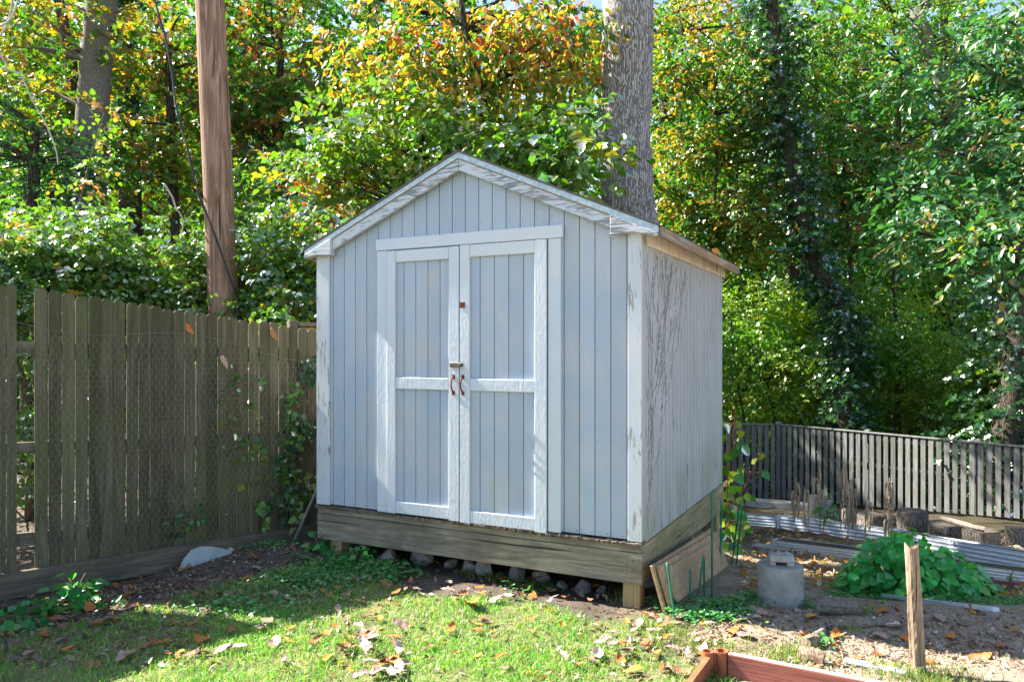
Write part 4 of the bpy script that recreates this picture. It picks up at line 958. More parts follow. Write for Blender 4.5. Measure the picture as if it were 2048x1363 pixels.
# bean vine with red stems
b0 = G(1462, 1109)
root = empty('bean_vine', b0, 'climbing vine with red stems and lit green leaves at the shed rear corner', 'plant')
Yv = b0.y
st1 = [P(1462, 1109, Yv), P(1458, 1040, Yv), P(1455, 980, Yv), P(1457, 930, Yv), P(1462, 890, Yv), P(1468, 850, Yv), P(1471, 815, Yv)]
st2 = [P(1470, 1100, Yv), P(1474, 1010, Yv), P(1488, 975, Yv), P(1502, 945, Yv), P(1514, 920, Yv), P(1522, 905, Yv)]
mb = MB(); mb.tube(st1, .006, 6); mb.tube(st2, .006, 6)
r = np.random.default_rng(55); lp, ld = [], []
for (x, y) in [(1447, 838), (1481, 843), (1452, 870), (1480, 860), (1476, 893), (1484, 890), (1450, 905), (1462, 905), (1455, 932), (1478, 945), (1490, 940), (1505, 918), (1524, 905), (1525, 943), (1450, 960), (1460, 985), (1453, 980), (1475, 970), (1492, 985), (1500, 990), (1470, 1010), (1455, 1020), (1482, 1015), (1462, 1045), (1485, 1040), (1452, 1060), (1470, 1070), (1488, 1065), (1476, 1045), (1458, 1085), (1478, 1085), (1466, 1062), (1490, 1050), (1450, 1035), (1470, 1030)]:
    lp.append(list(P(x, y, Yv + r.normal(0, .05)))); ld.append([r.normal(0, .6), r.normal(0, .4), -.8])
    near = min(st1 + st2, key=lambda p: (p - Vector(lp[-1])).length)
    mb.tube([near, Vector(lp[-1])], .0025, 4, cap=False)
petioles = []
for k in range(34):
    x_, y_ = (r.uniform(1447, 1492), r.uniform(1000, 1095)) if k < 24 else (r.uniform(1446, 1482), r.uniform(840, 1000))
    lp.append(list(P(x_, y_, Yv + r.normal(0, .07)))); ld.append([r.normal(0, .6), r.normal(0, .4), -.8])
    near = min(st1 + st2, key=lambda p: (p - Vector(lp[-1])).length); petioles.append((near, Vector(lp[-1])))
for a_, b_ in petioles: mb.tube([a_, b_], .0022, 4, cap=False)
mb.build('stems', REDSTEM, root, b0)
lp = np.array(lp); V, Fc, q = leaves(lp, np.array(ld), np.array([-.3, -.8, .5]) + .4 * r.standard_normal(lp.shape), r.uniform(.08, .14, len(lp)), 'broad')
npmesh('leaves', V, Fc, LEAFG, np.repeat(palette(len(lp), [(3, (.06, .25, .07)), (3, (.17, .38, .04)), (1, (.34, .46, .06))], r), q, 0), root, b0)

# concrete footing with a broken paver on it
cc = G(1560, 1203); cz = .245
mb = MB(); nseg = 40
prof = [(0, -.06), (.137, -.06), (.137, cz - .012), (.129, cz), (0, cz)]
vs = []; rr = random.Random(2)
for i, (r_, z) in enumerate(prof[1:-1]):
    for k in range(nseg):
        t = 2 * math.pi * k / nseg; q = r_ * (1 + .006 * math.sin(3 * t + z * 9)); vs.append((cc.x + q * math.cos(t), cc.y + q * math.sin(t), cc.z + z))
fs = [(i * nseg + k, i * nseg + (k + 1) % nseg, (i + 1) * nseg + (k + 1) % nseg, (i + 1) * nseg + k) for i in range(2) for k in range(nseg)] + [tuple(range(2 * nseg, 3 * nseg))]
o = MB().add(vs, fs).build('concrete_footing', CONC, None, cc); smooth(o); tag(o, 'round grey concrete footing standing on the soil right of the shed', 'concrete footing')
em = o.modifiers.new('split', 'EDGE_SPLIT'); em.split_angle = R_(50)
bp = Vector((cc.x + .005, cc.y - .01, cc.z + cz + .001))
pv = empty('broken_paver', bp, 'broken pale paver block lying on top of the concrete footing', 'block', rz=-.25)
MB().box(-.072, .072, -.05, .06, .022, .060).build('slab', PALESTONE, pv, bev=.006)
MB().box(-.07, -.036, -.045, .05, 0, .0215).build('leg', PALESTONE, pv, bev=.003)
MB().box(.03, .07, -.045, .05, 0, .0215).build('leg', PALESTONE, pv, bev=.003)
mb = MB()
for k in range(9):
    a, b = random.uniform(-.03, .045), random.uniform(-.02, .04); s = random.uniform(.008, .018); mb.obox((a, b, .0602), (a + random.uniform(-.006, .006), b, .0602 + s * 1.1), s, s)
mb.build('broken_edge', PALESTONE, pv)

# wooden stake
s0 = G(1838, 1344); s1 = P(1824, 1092, s0.y)
pts = [s0.lerp(s1, t) for t in np.linspace(-.08, 1, 26)]
root = empty('wooden_stake', s0, 'rough split wooden stake upright in the soil at lower right', 'stake')
mb = MB(); n = 18; rr = random.Random(8); vs = []
prf = [.031 * (1 + .16 * math.sin(2 * 6.283 * k / n + 1) + .08 * math.sin(5 * 6.283 * k / n) + .1 * rr.random()) for k in range(n)]
for i, p in enumerate(pts):
    for k in range(n):
        t = 6.283 * k / n; q = prf[k] * (1 - .14 * i / 25) * (1 + .03 * rr.gauss(0, 1)); z = (.012 * math.sin(t * 2 + 2) + .008 * rr.random()) if i == 25 else 0
        vs.append(p + Vector((math.cos(t) * q, math.sin(t) * q, z)))
fs = [(i * n + k, i * n + (k + 1) % n, (i + 1) * n + (k + 1) % n, (i + 1) * n + k) for i in range(25) for k in range(n)]
top = len(vs); 
for k in range(n): vs.append(pts[-1] + Vector((math.cos(6.283 * k / n) * prf[k] * .45, math.sin(6.283 * k / n) * prf[k] * .45, -.03)))
fs += [(25 * n + k, 25 * n + (k + 1) % n, top + (k + 1) % n, top + k) for k in range(n)] + [tuple(range(top, top + n))]
mb.add(vs, fs); mb.build('shaft', STAKEW, root, s0)

# dense leafy green bush in its red timber bed
bc = G(1832, 1180); bs = bc.y / FPX
r = np.random.default_rng(77); n = 950
o_ = unit(r.standard_normal((n, 3))) * (r.random((n, 1)) ** .3); o_[:, 2] = np.abs(o_[:, 2])
hgt = 122 * bs * (1 - .3 * ss(.2, 1, np.abs(o_[:, 0] + .15))) * (.92 + .55 * vnoise(o_[:, 0] * 3 + 4, o_[:, 1] * 2))
pos = np.array(list(bc)) + o_ * np.stack([np.full(n, 152 * bs), np.full(n, 105 * bs), hgt], 1) + np.array([0, 0, .02])
d = np.concatenate([o_[:, :2] + .5 * r.standard_normal((n, 2)), -.45 + .3 * r.standard_normal((n, 1))], 1)
nr = np.array([0, -.55, 1]) + np.concatenate([o_[:, :2], np.zeros((n, 1))], 1) * .9 + .3 * r.standard_normal((n, 3))
V, Fc, q = leaves(pos, d, nr, r.uniform(.06, .115, n) * 1.05, 'broad')
root = empty('leafy_bush', bc, 'dense low green bush with heart shaped leaves behind the wooden stake', 'plant')
npmesh('leaves', V, Fc, LEAF, np.repeat(palette(n, [(5, (.06, .40, .10)), (4, (.09, .46, .10)), (1.4, (.20, .5, .08))], r), q, 0), root, bc)
mb = MB()
for k in range(26):
    a = r.uniform(0, 6.28); q_ = r.uniform(.1, .95); e = bc + Vector((math.cos(a) * .55 * q_, math.sin(a) * .36 * q_, .4 * (1 - q_ * .5)))
    mb.tube([bc + Vector((math.cos(a) * .3 * q_, math.sin(a) * .2 * q_, -.02)), e], .005, 5, cap=False)
mb.build('stems', TWIG, root, bc)
def frame_bed(name, label, a, dirx, L, dep, h, wd, mat, top, soil=True, z0=-.05, grp=None):
    a = Vector(a); root = empty(name, a, label, 'raised bed', grp, rz=math.atan2(dirx.y, dirx.x))
    for (x0, x1, y0, y1) in ((0, L, 0, wd), (0, L, dep - wd, dep), (0, wd, wd + .001, dep - wd - .001), (L - wd, L, wd + .001, dep - wd - .001)):
        p = MB().box(x0, x1, y0, y1, z0, h).build('side_board', mat, root, bev=.002)
        if top: MB().box(x0 + .001, x1 - .001, y0 + .001, y1 - .001, h + .0005, h + .003).build('top_strip', top, p)
    if soil: MB().box(wd, L - wd, wd, dep - wd, z0, h - .035).build('soil', SOILM, root)
    return root
fx = Vector((ux, uy, 0))
ba = G(1735, 1186); bb = G(2048, 1207); bdir = Vector((bb.x - ba.x, bb.y - ba.y, 0)).normalized(); ba.z = float(gbase(ba.x, ba.y))
frame_bed('raised_bed', 'low red stained timber bed around the dense green bush', ba - bdir * -.05, bdir, 2.1, .75, .025, .03, REDW, REDW, True, -.25)
ra = P(1459, 1303, 3.49); rb_ = P(1760, 1362, 3.18); rdir = Vector((rb_.x - ra.x, rb_.y - ra.y, 0)).normalized()
ra2 = Vector((ra.x, ra.y, 0)); 
nrm_ = Vector((rdir.y, -rdir.x, 0))
root = empty('raised_bed', ra2 - rdir * .0, 'red stained raised bed with a sunlit pale top edge in the lower right foreground', 'raised bed', rz=math.atan2(rdir.y, rdir.x))
zt = ra.z
for nm, x0, x1, y0, y1 in (('side_board', 0, 1.9, -.032, 0), ('side_board', -.095, -.067, -.9, -.075), ('side_board', 1.87, 1.9, -.9, -.033), ('side_board', 0, 1.9, -.932, -.901)):
    p = MB().box(x0, x1, y0, y1, -.12, zt - (.012 if x0 < -.05 else 0)).build(nm, TERRA if x0 < -.05 else REDW, root, bev=.002)
    if x0 < -.05: continue
    MB().box(x0 + .001, x1 - .001, y0 + .001, y1 - .001, zt + .0005, zt + .003).build('top_strip', REDTOP, p)  # pale strip carries painted sunlight along the board tops
MB().box(-.066, 1.869, -.9, -.033, -.12, -.03).build('soil', SOILM, root)
# terracotta coloured corner joint
tc_ = ra2 + Vector((0, 0, 0))
root = empty('corner_joint', tc_, 'glossy terracotta coloured plastic corner joint holding the foreground red bed', 'corner joint', rz=math.atan2(rdir.y, rdir.x))
mb = MB()
def cshape(cx, cy, r0, z0, z1, a0, a1, th=.006, n=14):
    vs = []
    for z in (z0, z1):
        for rad_ in (r0, r0 - th):
            for k in range(n + 1):
                t = a0 + (a1 - a0) * k / n; vs.append((cx + rad_ * math.cos(t), cy + rad_ * math.sin(t), z))
    m = n + 1; f = []
    for k in range(n): f += [(k, k + 1, 2 * m + k + 1, 2 * m + k), (m + k + 1, m + k, 3 * m + k, 3 * m + k + 1), (2 * m + k, 2 * m + k + 1, 3 * m + k + 1, 3 * m + k), (k + 1, k, m + k, m + k + 1)]
    return vs, f
for cx, cy, r0 in ((-.034, -.016, .031), (-.088, -.050, .028)): mb.add(*cshape(cx, cy, r0, -.06, zt + .006, 0, 6.283))
mb.box(-.066, -.05, -.05, -.012, -.06, zt + .004); mb.build('socket', TERRA, root, sm=False)
# silver strip behind the bed, steel strip on the soil
def strip(name, label, a, b, w, h, mat, cat):
    a = Vector(a); b = Vector(b); o = MB().obox(a, b, w, h).build(name, mat, None, a, bev=.002); tag(o, label, cat); return o
a, b = G(1650, 1318), G(1812, 1352); strip('metal_strip', 'flat pale metal strip on the soil behind the foreground red bed', a.lerp(b, .25) + Vector((0, 0, .012)), b + Vector((0, 0, .012)), .05, .012, GALV, 'metal strip')
a, b = G(1768, 1203), G(1992, 1246)
lift = max(float(ground(*a.lerp(b, k / 20).xy)) - a.lerp(b, k / 20).z for k in range(21)) + .004
strip('edging_strip', 'thin pale steel edging strip lying across the shaded soil', a + Vector((0, 0, lift)), b + Vector((0, 0, lift)), .035, .024, GALV, 'metal strip')
# leaning metal rod at the shed's left corner
a = G(584, 1099); b = SH(-.025, .02, .50); strip('metal_rod', 'slim grey metal bar leaning against the left corner of the shed', a, b, .014, .02, STEEL, 'metal bar')
# scuffed sheet leaning on the kickboard
sh_a, sh_b = G(355, 1142), G(462, 1108)
pxs = [(355, 1143), (366, 1118), (382, 1099), (400, 1092), (425, 1092), (446, 1096), (461, 1101), (463, 1106), (430, 1117), (400, 1127)]
vs = []
for (x, y) in pxs:
    hgt_ = (1143 - (x - 355) * .336 - y); vs.append(fpx(x, y, -.19 + .10 * hgt_ / 40))
nv = Vector((fd.y, -fd.x, .35)).normalized() * .006
n = len(vs); m_ = MB().add(vs + [v + nv for v in vs], [tuple(range(n - 1, -1, -1)), tuple(range(n, 2 * n))] + [(i, (i + 1) % n, (i + 1) % n + n, i + n) for i in range(n)])
o = m_.build('plastic_sheet', SHEET, None, vs[0]); tag(o, 'scuffed half moon piece of clear plastic leaning on the fence kickboard', 'plastic sheet')

# galvanised raised beds: corrugated panels
def corr(mb, a, b, h, n=4):
    a = Vector(a); b = Vector(b); d = (b - a).normalized(); nn = Vector((d.y, -d.x, 0)); m = n * 8; vs = []
    for i in range(m + 1):
        z = h * i / m; o_ = .006 * math.sin(i / 8 * 2 * math.pi)
        if i < 2 or i > m - 3: o_ = 0
        for e in (a, b): vs.append(e + nn * o_ + Vector((0, 0, z)))
    b0 = len(vs)
    vs += [v - nn * .004 for v in vs]
    f = [(2 * i, 2 * i + 1, 2 * i + 3, 2 * i + 2) for i in range(m)] + [(b0 + 2 * i + 1, b0 + 2 * i, b0 + 2 * i + 2, b0 + 2 * i + 3) for i in range(m)] + [(2 * m, 2 * m + 1, b0 + 2 * m + 1, b0 + 2 * m)]
    mb.add(vs, f)
def metal_bed(label, pa, pb, dep, h, mat):
    pa = Vector(pa); pb = Vector(pb); d = (pb - pa); d.z = 0; d.normalize(); nb = Vector((-d.y, d.x, 0)) * dep
    root = empty('metal_raised_bed', pa, label, 'raised bed', 'galvanised raised beds')
    for q0, q1 in ((pa, pb), (pb, pb + nb), (pb + nb, pa + nb), (pa + nb, pa)):
        m1 = MB(); corr(m1, q0, q1, h); m1.build('panel', mat, root, pa)
    for q in (pa, pb, pa + nb, pb + nb):
        MB().tube([q + Vector((0, 0, -.02)), q + Vector((0, 0, h + .012))], .016, 8).build('corner_post', mat, root, pa)
    m1 = MB(); z = h * .93; m1.add([q + Vector((0, 0, z)) for q in (pa, pb, pb + nb, pa + nb)], [(0, 1, 2, 3)]); m1.build('soil', SOILM, root, pa)
def bedpt(px, py): 
    g = G(px, py); g.z = float(gbase(g.x, g.y)) - .01; return g
metal_bed('short galvanised bed at the far left of the row near the bean vine', bedpt(1462, 1046), bedpt(1551, 1054), .13, .16, GALV)
metal_bed('middle corrugated galvanised bed holding the dead corn stalks', bedpt(1558, 1056), bedpt(1788, 1090), .13, .19, GALV)
metal_bed('long corrugated galvanised bed running to the right edge behind the bush', bedpt(1793, 1092), bedpt(2110, 1152), .13, .19, GALV)
metal_bed('low white trough bed in front of the galvanised row', bedpt(1546, 1098), bedpt(2100, 1174), .22, .12, GALVW)
# grey slabs
a, b = G(1495, 1012), G(1640, 1020); o = MB().obox(a + Vector((0, 0, .05)), b + Vector((0, 0, .03)), .25, .16).build('stone_slab', PALESTONE, None, a, bev=.01); tag(o, 'long flat grey slab lying in front of the slat fence', 'slab')
a, b = G(1508, 1096), G(1590, 1105); o = MB().obox(a + Vector((0, 0, .02)), b + Vector((0, 0, .01)), .16, .07).build('stone_slab', PALESTONE, None, a, bev=.008); tag(o, 'short grey slab at the left end of the white trough', 'slab')
# log edging
def log(px, py, wpx, topy, label, lean=0, mat=LOGB):
    g = G(px, py); Y = g.y; R = wpx / 2.25 / FPX * Y; h = (py - topy) / FPX * Y * .82
    root = empty('log_stump', g, label, 'log', 'cut logs edging the slat fence'); pts = [g + Vector((lean * t * h, 0, -.05 + (h + .05) * t)) for t in np.linspace(0, 1, 7)]
    m1 = MB(); m1.tube(pts, [R * 1.03] + [R] * 6, 22, amp=.03, seed=px, cap=False); m1.build('bark', mat, root, g, sm=True)
    m1 = MB(); m1.tube([pts[-1] - Vector((0, 0, .02)), pts[-1] + Vector((0, 0, .008))], [R * .985, R * .93], 22, amp=.02, seed=px); m1.build('cut_face', LOGEND, root, g)
log(1825, 1066, 62, 1008, 'largest upright cut log stump behind the dense green bush')
log(1745, 1058, 66, 1022, 'wide low log left of the largest stump')
log(1896, 1076, 76, 1040, 'wide low bark log right of the largest stump')
log(1962, 1090, 72, 1050, 'dark bark log beneath the slat fence second from the right edge')
log(2028, 1086, 36, 1042, 'small pale log stump near the right edge')
log(1700, 1050, 34, 1012, 'narrow log left of the wide low log')
log(1668, 1046, 30, 1012, 'small dark log beside the dead corn stalks')
log(1636, 1040, 48, 985, 'pale log with a knot hole standing among the corn stalks', .1, PALESTONE)
a, b = P(1880, 1036, 8.6), P(1985, 1058, 8.2); o = MB().tube(trunkline(a, b, 8, .05, 4), .03, 8, amp=.1).build('bark_piece', BARKP, None, a); tag(o, 'long dark strip of bark lying along the log tops', 'bark')
# dead corn stalks
for i, (x, yb, yt) in enumerate([(1588, 1030, 955), (1640, 1040, 930), (1690, 1044, 925), (1704, 1044, 945), (1776, 1054, 955), (1612, 1035, 975), (1738, 1045, 1000)]):
    Y = 8.6 - .1 * (i % 3); b = P(x, yb + 14, Y); t = P(x + random.uniform(-4, 4), yt, Y); r = random.Random(i)
    root = empty('corn_stalk', b, ['withered corn stalk nearest the bean vine', 'withered corn stalk in front of the pale knot log', 'tallest withered corn stalk with many hanging leaves', 'bushy withered corn stalk beside the tallest one', 'withered corn stalk just left of the largest stump', 'short thin withered stalk left of the pale knot log', 'bent short withered stalk on the wide low log'][i], 'corn stalk', 'dead corn stalks')
    m1 = MB(); m1.tube([b, b.lerp(t, .5) + Vector((r.gauss(0, .02), 0, 0)), t], [.010, .008, .005], 6); m1.build('stem', DRY, root, b)
    m1 = MB()
    for k in range(26 if i in (2, 3, 4) else 12):
        p = b.lerp(t, r.uniform(.1, .95)); a = r.uniform(0, 6.28); dx, dy = math.cos(a) * .028, math.sin(a) * .028; L = r.uniform(.12, .3)
        pts = [p, p + Vector((dx, dy, .012)), p + Vector((dx * 1.7, dy * 1.7, -.3 * L)), p + Vector((dx * 1.5, dy * 1.5, -L))]
        vs = []
        for j, q in enumerate(pts):
            wv = .009 * (1, 1.2, .9, .2)[j]; tw = r.uniform(-1, 1); vs += [q + Vector((-wv * math.cos(tw), wv * math.sin(tw), 0)), q + Vector((wv * math.cos(tw), -wv * math.sin(tw), 0))]
        m1.add(vs, [(2 * j, 2 * j + 1, 2 * j + 3, 2 * j + 2) for j in range(3)])
    m1.build('dry_leaves', DRY, root, b)
herb('weed', 'thin feathery green weed growing among the corn stalks', 'weed', P(1655, 1035, 8.4), .10, .22, 26, .10, 'oval', GRN, 31, flatn=.3)
c = G(2020, 1188); root = herb('weed', 'tall thin weed sprig with a yellow green tip at the right edge', 'weed', c, .05, .30, 9, .06, 'oval', [(2, G_YEL), (2, G_LT)], 32, stems=3)

# stones under the shed edge
def stone(c, s, seed, label, mat=ROCKM, grp='stones under the shed edge'):
    import bmesh
    bm = bmesh.new(); bmesh.ops.create_icosphere(bm, subdivisions=3, radius=1); r = np.random.default_rng(seed)
    pl = unit(r.standard_normal((14, 3))); dd = r.uniform(.42, .8, 14)
    for v in bm.verts:
        p = np.array(v.co)
        for a, b in zip(pl, dd):
            e = p @ a - b
            if e > 0: p = p - a * e * .95
        v.co = p * np.array(s) * (1 + .02 * r.standard_normal())
    me = bpy.data.meshes.new('stone'); bm.to_mesh(me); bm.free()
    o = link('stone', me, mat, None, c); o.rotation_euler.z = r.uniform(0, 6); tag(o, label, 'stone', grp)
sl_ = [(722, 1108, 28, 'rounded brown stone beside the left foundation post'), (773, 1124, 44, 'square grey stone under the left part of the rim beam'), (842, 1126, 60, 'pointed purplish stone under the rim beam'), (898, 1134, 36, 'blunt grey stone right of the pointed purplish stone'), (940, 1144, 40, 'dark stone set back under the middle of the rim beam'), (970, 1150, 38, 'pale rounded stone standing in front of the others'), (1035, 1156, 60, 'flat wide dark stone right of the pale rounded one'), (1124, 1177, 26, 'small pale stone near the right foundation post'), (1085, 1166, 36, 'brown stone half buried under the rim beam'), (1165, 1183, 40, 'reddish flat stone close to the right foundation post'), (1205, 1185, 22, 'little grey stone touching the right foundation post'), (1300, 1178, 40, 'dark stone in the shade behind the right foundation post')]
for i, (x, y, w_, lab) in enumerate(sl_):
    g = G(x, y); s = w_ / 2 / FPX * g.y; stone(g + Vector((0, .02, s * .16 * (1 + (i % 3)))), (s * 1.35, s * 1.0, s * (1.25 if i in (1, 2, 5) else .95)), 40 + i, lab, PALESTONE if i in (5, 7) else ROCKM)
# curved bark, sticks, wood chunks on the soil
c = G(1672, 1222); m1 = MB(); vs, f = cshape(0, 0, .085, 0, .26, math.pi * 1.05, math.pi * 1.9, .014, 12)
m1.add([(c.x - .10 + z * .9, c.y + x_, c.z + .075 + y_) for (x_, y_, z) in vs], f)
o = m1.build('bark_piece', BARKP, None, c); tag(o, 'curved trough of bark lying on the shaded soil beside the concrete footing', 'bark'); o.rotation_euler.z = -.25
for a, b, w_, lab in (((1655, 1258), (1750, 1252), .018, 'smooth grey stick lying level on the shaded soil'), ((1630, 1280), (1655, 1255), .024, 'thick dark stick pointing up to the grey stick'), ((1750, 1250), (1790, 1246), .02, 'knotty dark stick end near the wooden stake'), ((1450, 1262), (1478, 1240), .004, 'thin pale twig standing up beside the red bed')):
    p, q = G(*a), G(*b); dz = Vector((0, 0, w_ * .7)); o = MB().tube(trunkline(p + dz, q + dz, 9, .02, a[0]), list(np.linspace(w_, w_ * .7, 9)), 9, amp=.05).build('stick', BARKP, None, p, sm=True); tag(o, lab, 'stick')
for a, b, w_, lab in (((1610, 1298), (1632, 1288), .03, 'short sawn wood chunk in the sun behind the red bed'), ((1600, 1320), (1648, 1330), .035, 'split pale wood chunk leaning on the red bed top edge')):
    p, q = G(*a), G(*b); o = MB().tube([p + Vector((0, 0, .03)), p.lerp(q, .5) + Vector((0, 0, .035)), q + Vector((0, 0, .025))], w_, 7, amp=.12, seed=a[0]).build('wood_chunk', STAKEW, None, p); tag(o, lab, 'wood chunk')
# pale curved root in the lawn
p = [G(740, 1322), G(762, 1326), G(785, 1342), G(800, 1362)]
o = MB().tube([v + Vector((0, 0, .02)) for v in p], .005, 6).build('dry_stem', VINEW, None, p[0]); tag(o, 'thin pale dry stem curving through the lawn at the bottom', 'stem')

# ------------------------------------------------------------------ lawn, clover, litter
r = np.random.default_rng(500); n = 290000
xx = r.uniform(-4.2, 1.6, n); yy = r.uniform(2.6, 5.9, n)
dens = lawn(xx, yy) * (.45 + .75 * ss(-.3, .25, vnoise(xx * 2.2, yy * 2.2) + .5 * vnoise(xx * 7, yy * 7)))
bare = np.maximum(ss(.08, .33, vnoise(xx * 1.7 + 30, yy * 1.7)) * .65, ss(.1, .4, vnoise(xx * 4 + 11, yy * 4) + .5 * vnoise(xx * 11, yy * 11)) * .7)
dens = dens * (1 - .5 * ss(-.9, -2.2, xx + .6 * (4.4 - yy))); kp = r.random(n) < dens * (1 - bare); xx, yy = xx[kp], yy[kp]; n = len(xx)
def blades(xx, yy, L, W_, r, pal, jit=.2):
    n = len(xx); zz = ground(xx, yy) - .004; a = r.uniform(0, 6.283, n); ln = r.normal(0, .55, (n, 2)); L = L * r.uniform(.55, 1.35, n)
    b = np.stack([xx, yy, zz], 1); sd = np.stack([np.cos(a), np.sin(a), 0 * a], 1) * W_ / 2
    mid = b + np.stack([ln[:, 0] * L * .3, ln[:, 1] * L * .3, L * .55], 1); tip = b + np.stack([ln[:, 0] * L * .9, ln[:, 1] * L * .9, L * .92 - .35 * L * np.abs(ln).sum(1) * .5], 1)
    V = np.stack([b - sd, b + sd, mid + sd * .8, mid - sd * .8, tip + sd * .1, tip - sd * .1], 1).reshape(-1, 3)
    o = np.arange(n)[:, None] * 6; F_ = np.concatenate([o + np.array([0, 1, 2, 3]), o + np.array([3, 2, 4, 5])])
    c = palette(n, pal, r, jit); return V, F_, np.repeat(c, 6, 0)
V, F_, C = blades(xx, yy, .036, .0036, r, [(4, (.14, .36, .05)), (3, (.22, .43, .075)), (2.4, (.08, .27, .045)), (1.5, (.44, .46, .24)), (1., (.52, .46, .33))])
tag(npmesh('grass', V, F_, GRASSM, C), 'short green lawn grass with dry blades in front of the shed', 'grass', kind='stuff')
# tufts of grass and clover on the right soil
spots = [(1560, 1318, .16), (1600, 1308, .12), (1790, 1352, .14), (1840, 1358, .12), (1440, 1300, .12), (1260, 1205, .08), (1330, 1260, .16), (1370, 1290, .14), (1700, 1262, .06), (1240, 1192, .08), (1000, 1160, .10), (940, 1150, .08), (1080, 1172, .1), (1900, 1360, .15), (1730, 1220, .08)]
px_, py_ = [], []
for a, b, q in spots:
    g = G(a, b); m = int(4200 * q * q * 3.14) + 30; px_.append(g.x + r.normal(0, q * .6, m)); py_.append(g.y + r.normal(0, q * .6, m))
V, F_, C = blades(np.concatenate(px_), np.concatenate(py_), .05, .004, r, [(3, (.16, .27, .05)), (3, (.36, .33, .16)), (2, (.08, .2, .03))])
tag(npmesh('grass_tufts', V, F_, GRASSM, C), 'scattered half dry grass tufts on the bare soil', 'grass', kind='stuff')
cs = [(1450, 1215, .16, 500), (1425, 1235, .2, 350), (1590, 1208, .10, 200), (1520, 1200, .12, 240), (1380, 1235, .15, 200), (1760, 1192, .3, 420), (1900, 1200, .3, 420), (1990, 1215, .18, 420), (2040, 1205, .2, 300), (1680, 1195, .12, 160), (700, 1130, .3, 900), (620, 1165, .3, 700), (760, 1150, .25, 600), (480, 1215, .35, 500), (1640, 1290, .1, 60), (1330, 1215, .1, 120), (540, 1110, .2, 120), (1060, 1180, .2, 120)]
pp_, hh = [], []
for a, b, q, m in cs:
    g = G(a, b); x = g.x + r.normal(0, q * .55, m); y = g.y + r.normal(0, q * .4, m); hz = r.uniform(.008, .055, m); pp_.append(np.stack([x, y, ground(x, y) + hz], 1))
pos = np.concatenate(pp_); n = len(pos)
V, Fc, q = leaves(pos, r.standard_normal((n, 3)) * np.array([1, 1, .2]), np.array([0, 0, 1]) + .3 * r.standard_normal((n, 3)), r.uniform(.014, .034, n), 'broad')
tag(npmesh('clover', V, Fc, LEAF, np.repeat(palette(n, [(4, (.05, .24, .06)), (3, (.08, .30, .06)), (1, (.15, .34, .06))], r), q, 0)), 'low green clover patches spreading over lawn edge and soil', 'clover', kind='stuff')

# fallen leaves: sixteen meshes, then single objects
FLM = []
fcols = [('orange', (.52, .19, .035), (.36, .11, .03)), ('rust brown', (.34, .15, .06), (.22, .09, .045)), ('pinkish tan', (.44, .30, .24), (.30, .19, .15)), ('dull brown', (.24, .16, .11), (.15, .10, .075)), ('pale cream', (.62, .50, .40), (.46, .35, .27)), ('golden', (.60, .32, .05), (.45, .2, .04))]
fm = [m_simple('fallen_leaf_' + a.replace(' ', '_'), b, c, 26, .75, 0, .3) for a, b, c in fcols]
def leafmesh(seed, mat):
    r = random.Random(seed); nu, nv = 19, 5; vs = []; kind = seed % 3
    curl = r.uniform(.3, 1.4) * r.choice((1, 1, -.3)); cup = r.uniform(.2, 2.2) * r.choice((1, 1, -.5)); tw = r.uniform(-1.2, 1.2); wid = r.uniform(.20, .30); ph = r.uniform(0, 6)
    bend = r.uniform(-.25, .25)
    for i in range(nu):
        t = i / (nu - 1); w_ = wid * (max(0, math.sin(math.pi * t ** (.8, .65, 1.0)[kind])) ** .9 + .012)
        saw = abs(((t * (9, 4.5, 13)[kind]) % 1) * 2 - 1)
        w_ *= 1 - (.10, .5, .14)[kind] * saw * (1 if .12 < t < .93 else 0)
        for j in range(nv):
            s = (j / (nv - 1) - .5) * 2; x = t - .5; y = s * w_ + bend * x * x; z = cup * (s * w_) ** 2 + curl * x * x * .6 + tw * x * s * w_ + .05 * abs(s) * wid + .012 * r.gauss(0, 1) + .02 * math.sin(9 * t + 3 * s + ph) * abs(s)
            vs.append((x, y, z))
    zm = min(v[2] for v in vs)
    vs = [(x, y, z - zm) for x, y, z in vs]
    fs = [(i * nv + j, i * nv + j + 1, (i + 1) * nv + j + 1, (i + 1) * nv + j) for i in range(nu - 1) for j in range(nv - 1)]
    b = len(vs); m = (nv // 2)
    vs += [(-.5, -.008, vs[m][2] + .004), (-.5, .008, vs[m][2] + .004), (-.66, .004 + r.uniform(-.03, .03), vs[m][2] + .03)]; fs.append((b, b + 1, b + 2))
    me = bpy.data.meshes.new('fallen_leaf'); me.from_pydata(vs, [], fs); me.materials.append(mat)
    me.polygons.foreach_set('use_smooth', [True] * len(me.polygons)); me.update(); return me
LM = {ci: [leafmesh(100 * ci + k, fm[ci]) for k in range(6)] for ci in range(6)}
def put_leaf(x, y, ci, L, rr, zone, extra=0):
    me = LM[ci][rr.randrange(6)]; o = bpy.data.objects.new('fallen_leaf', me); SC.collection.objects.link(o)
    z = float(ground(x, y)) + extra; o.location = (x, y, z); o.scale = (L, L, L); o.rotation_euler = (rr.gauss(0, .17), rr.gauss(0, .17), rr.uniform(0, 6.28))
    tag(o, fcols[ci][0] + ' dry fallen leaf ' + zone, 'leaf', 'fallen leaves'); return o
rl = random.Random(17)
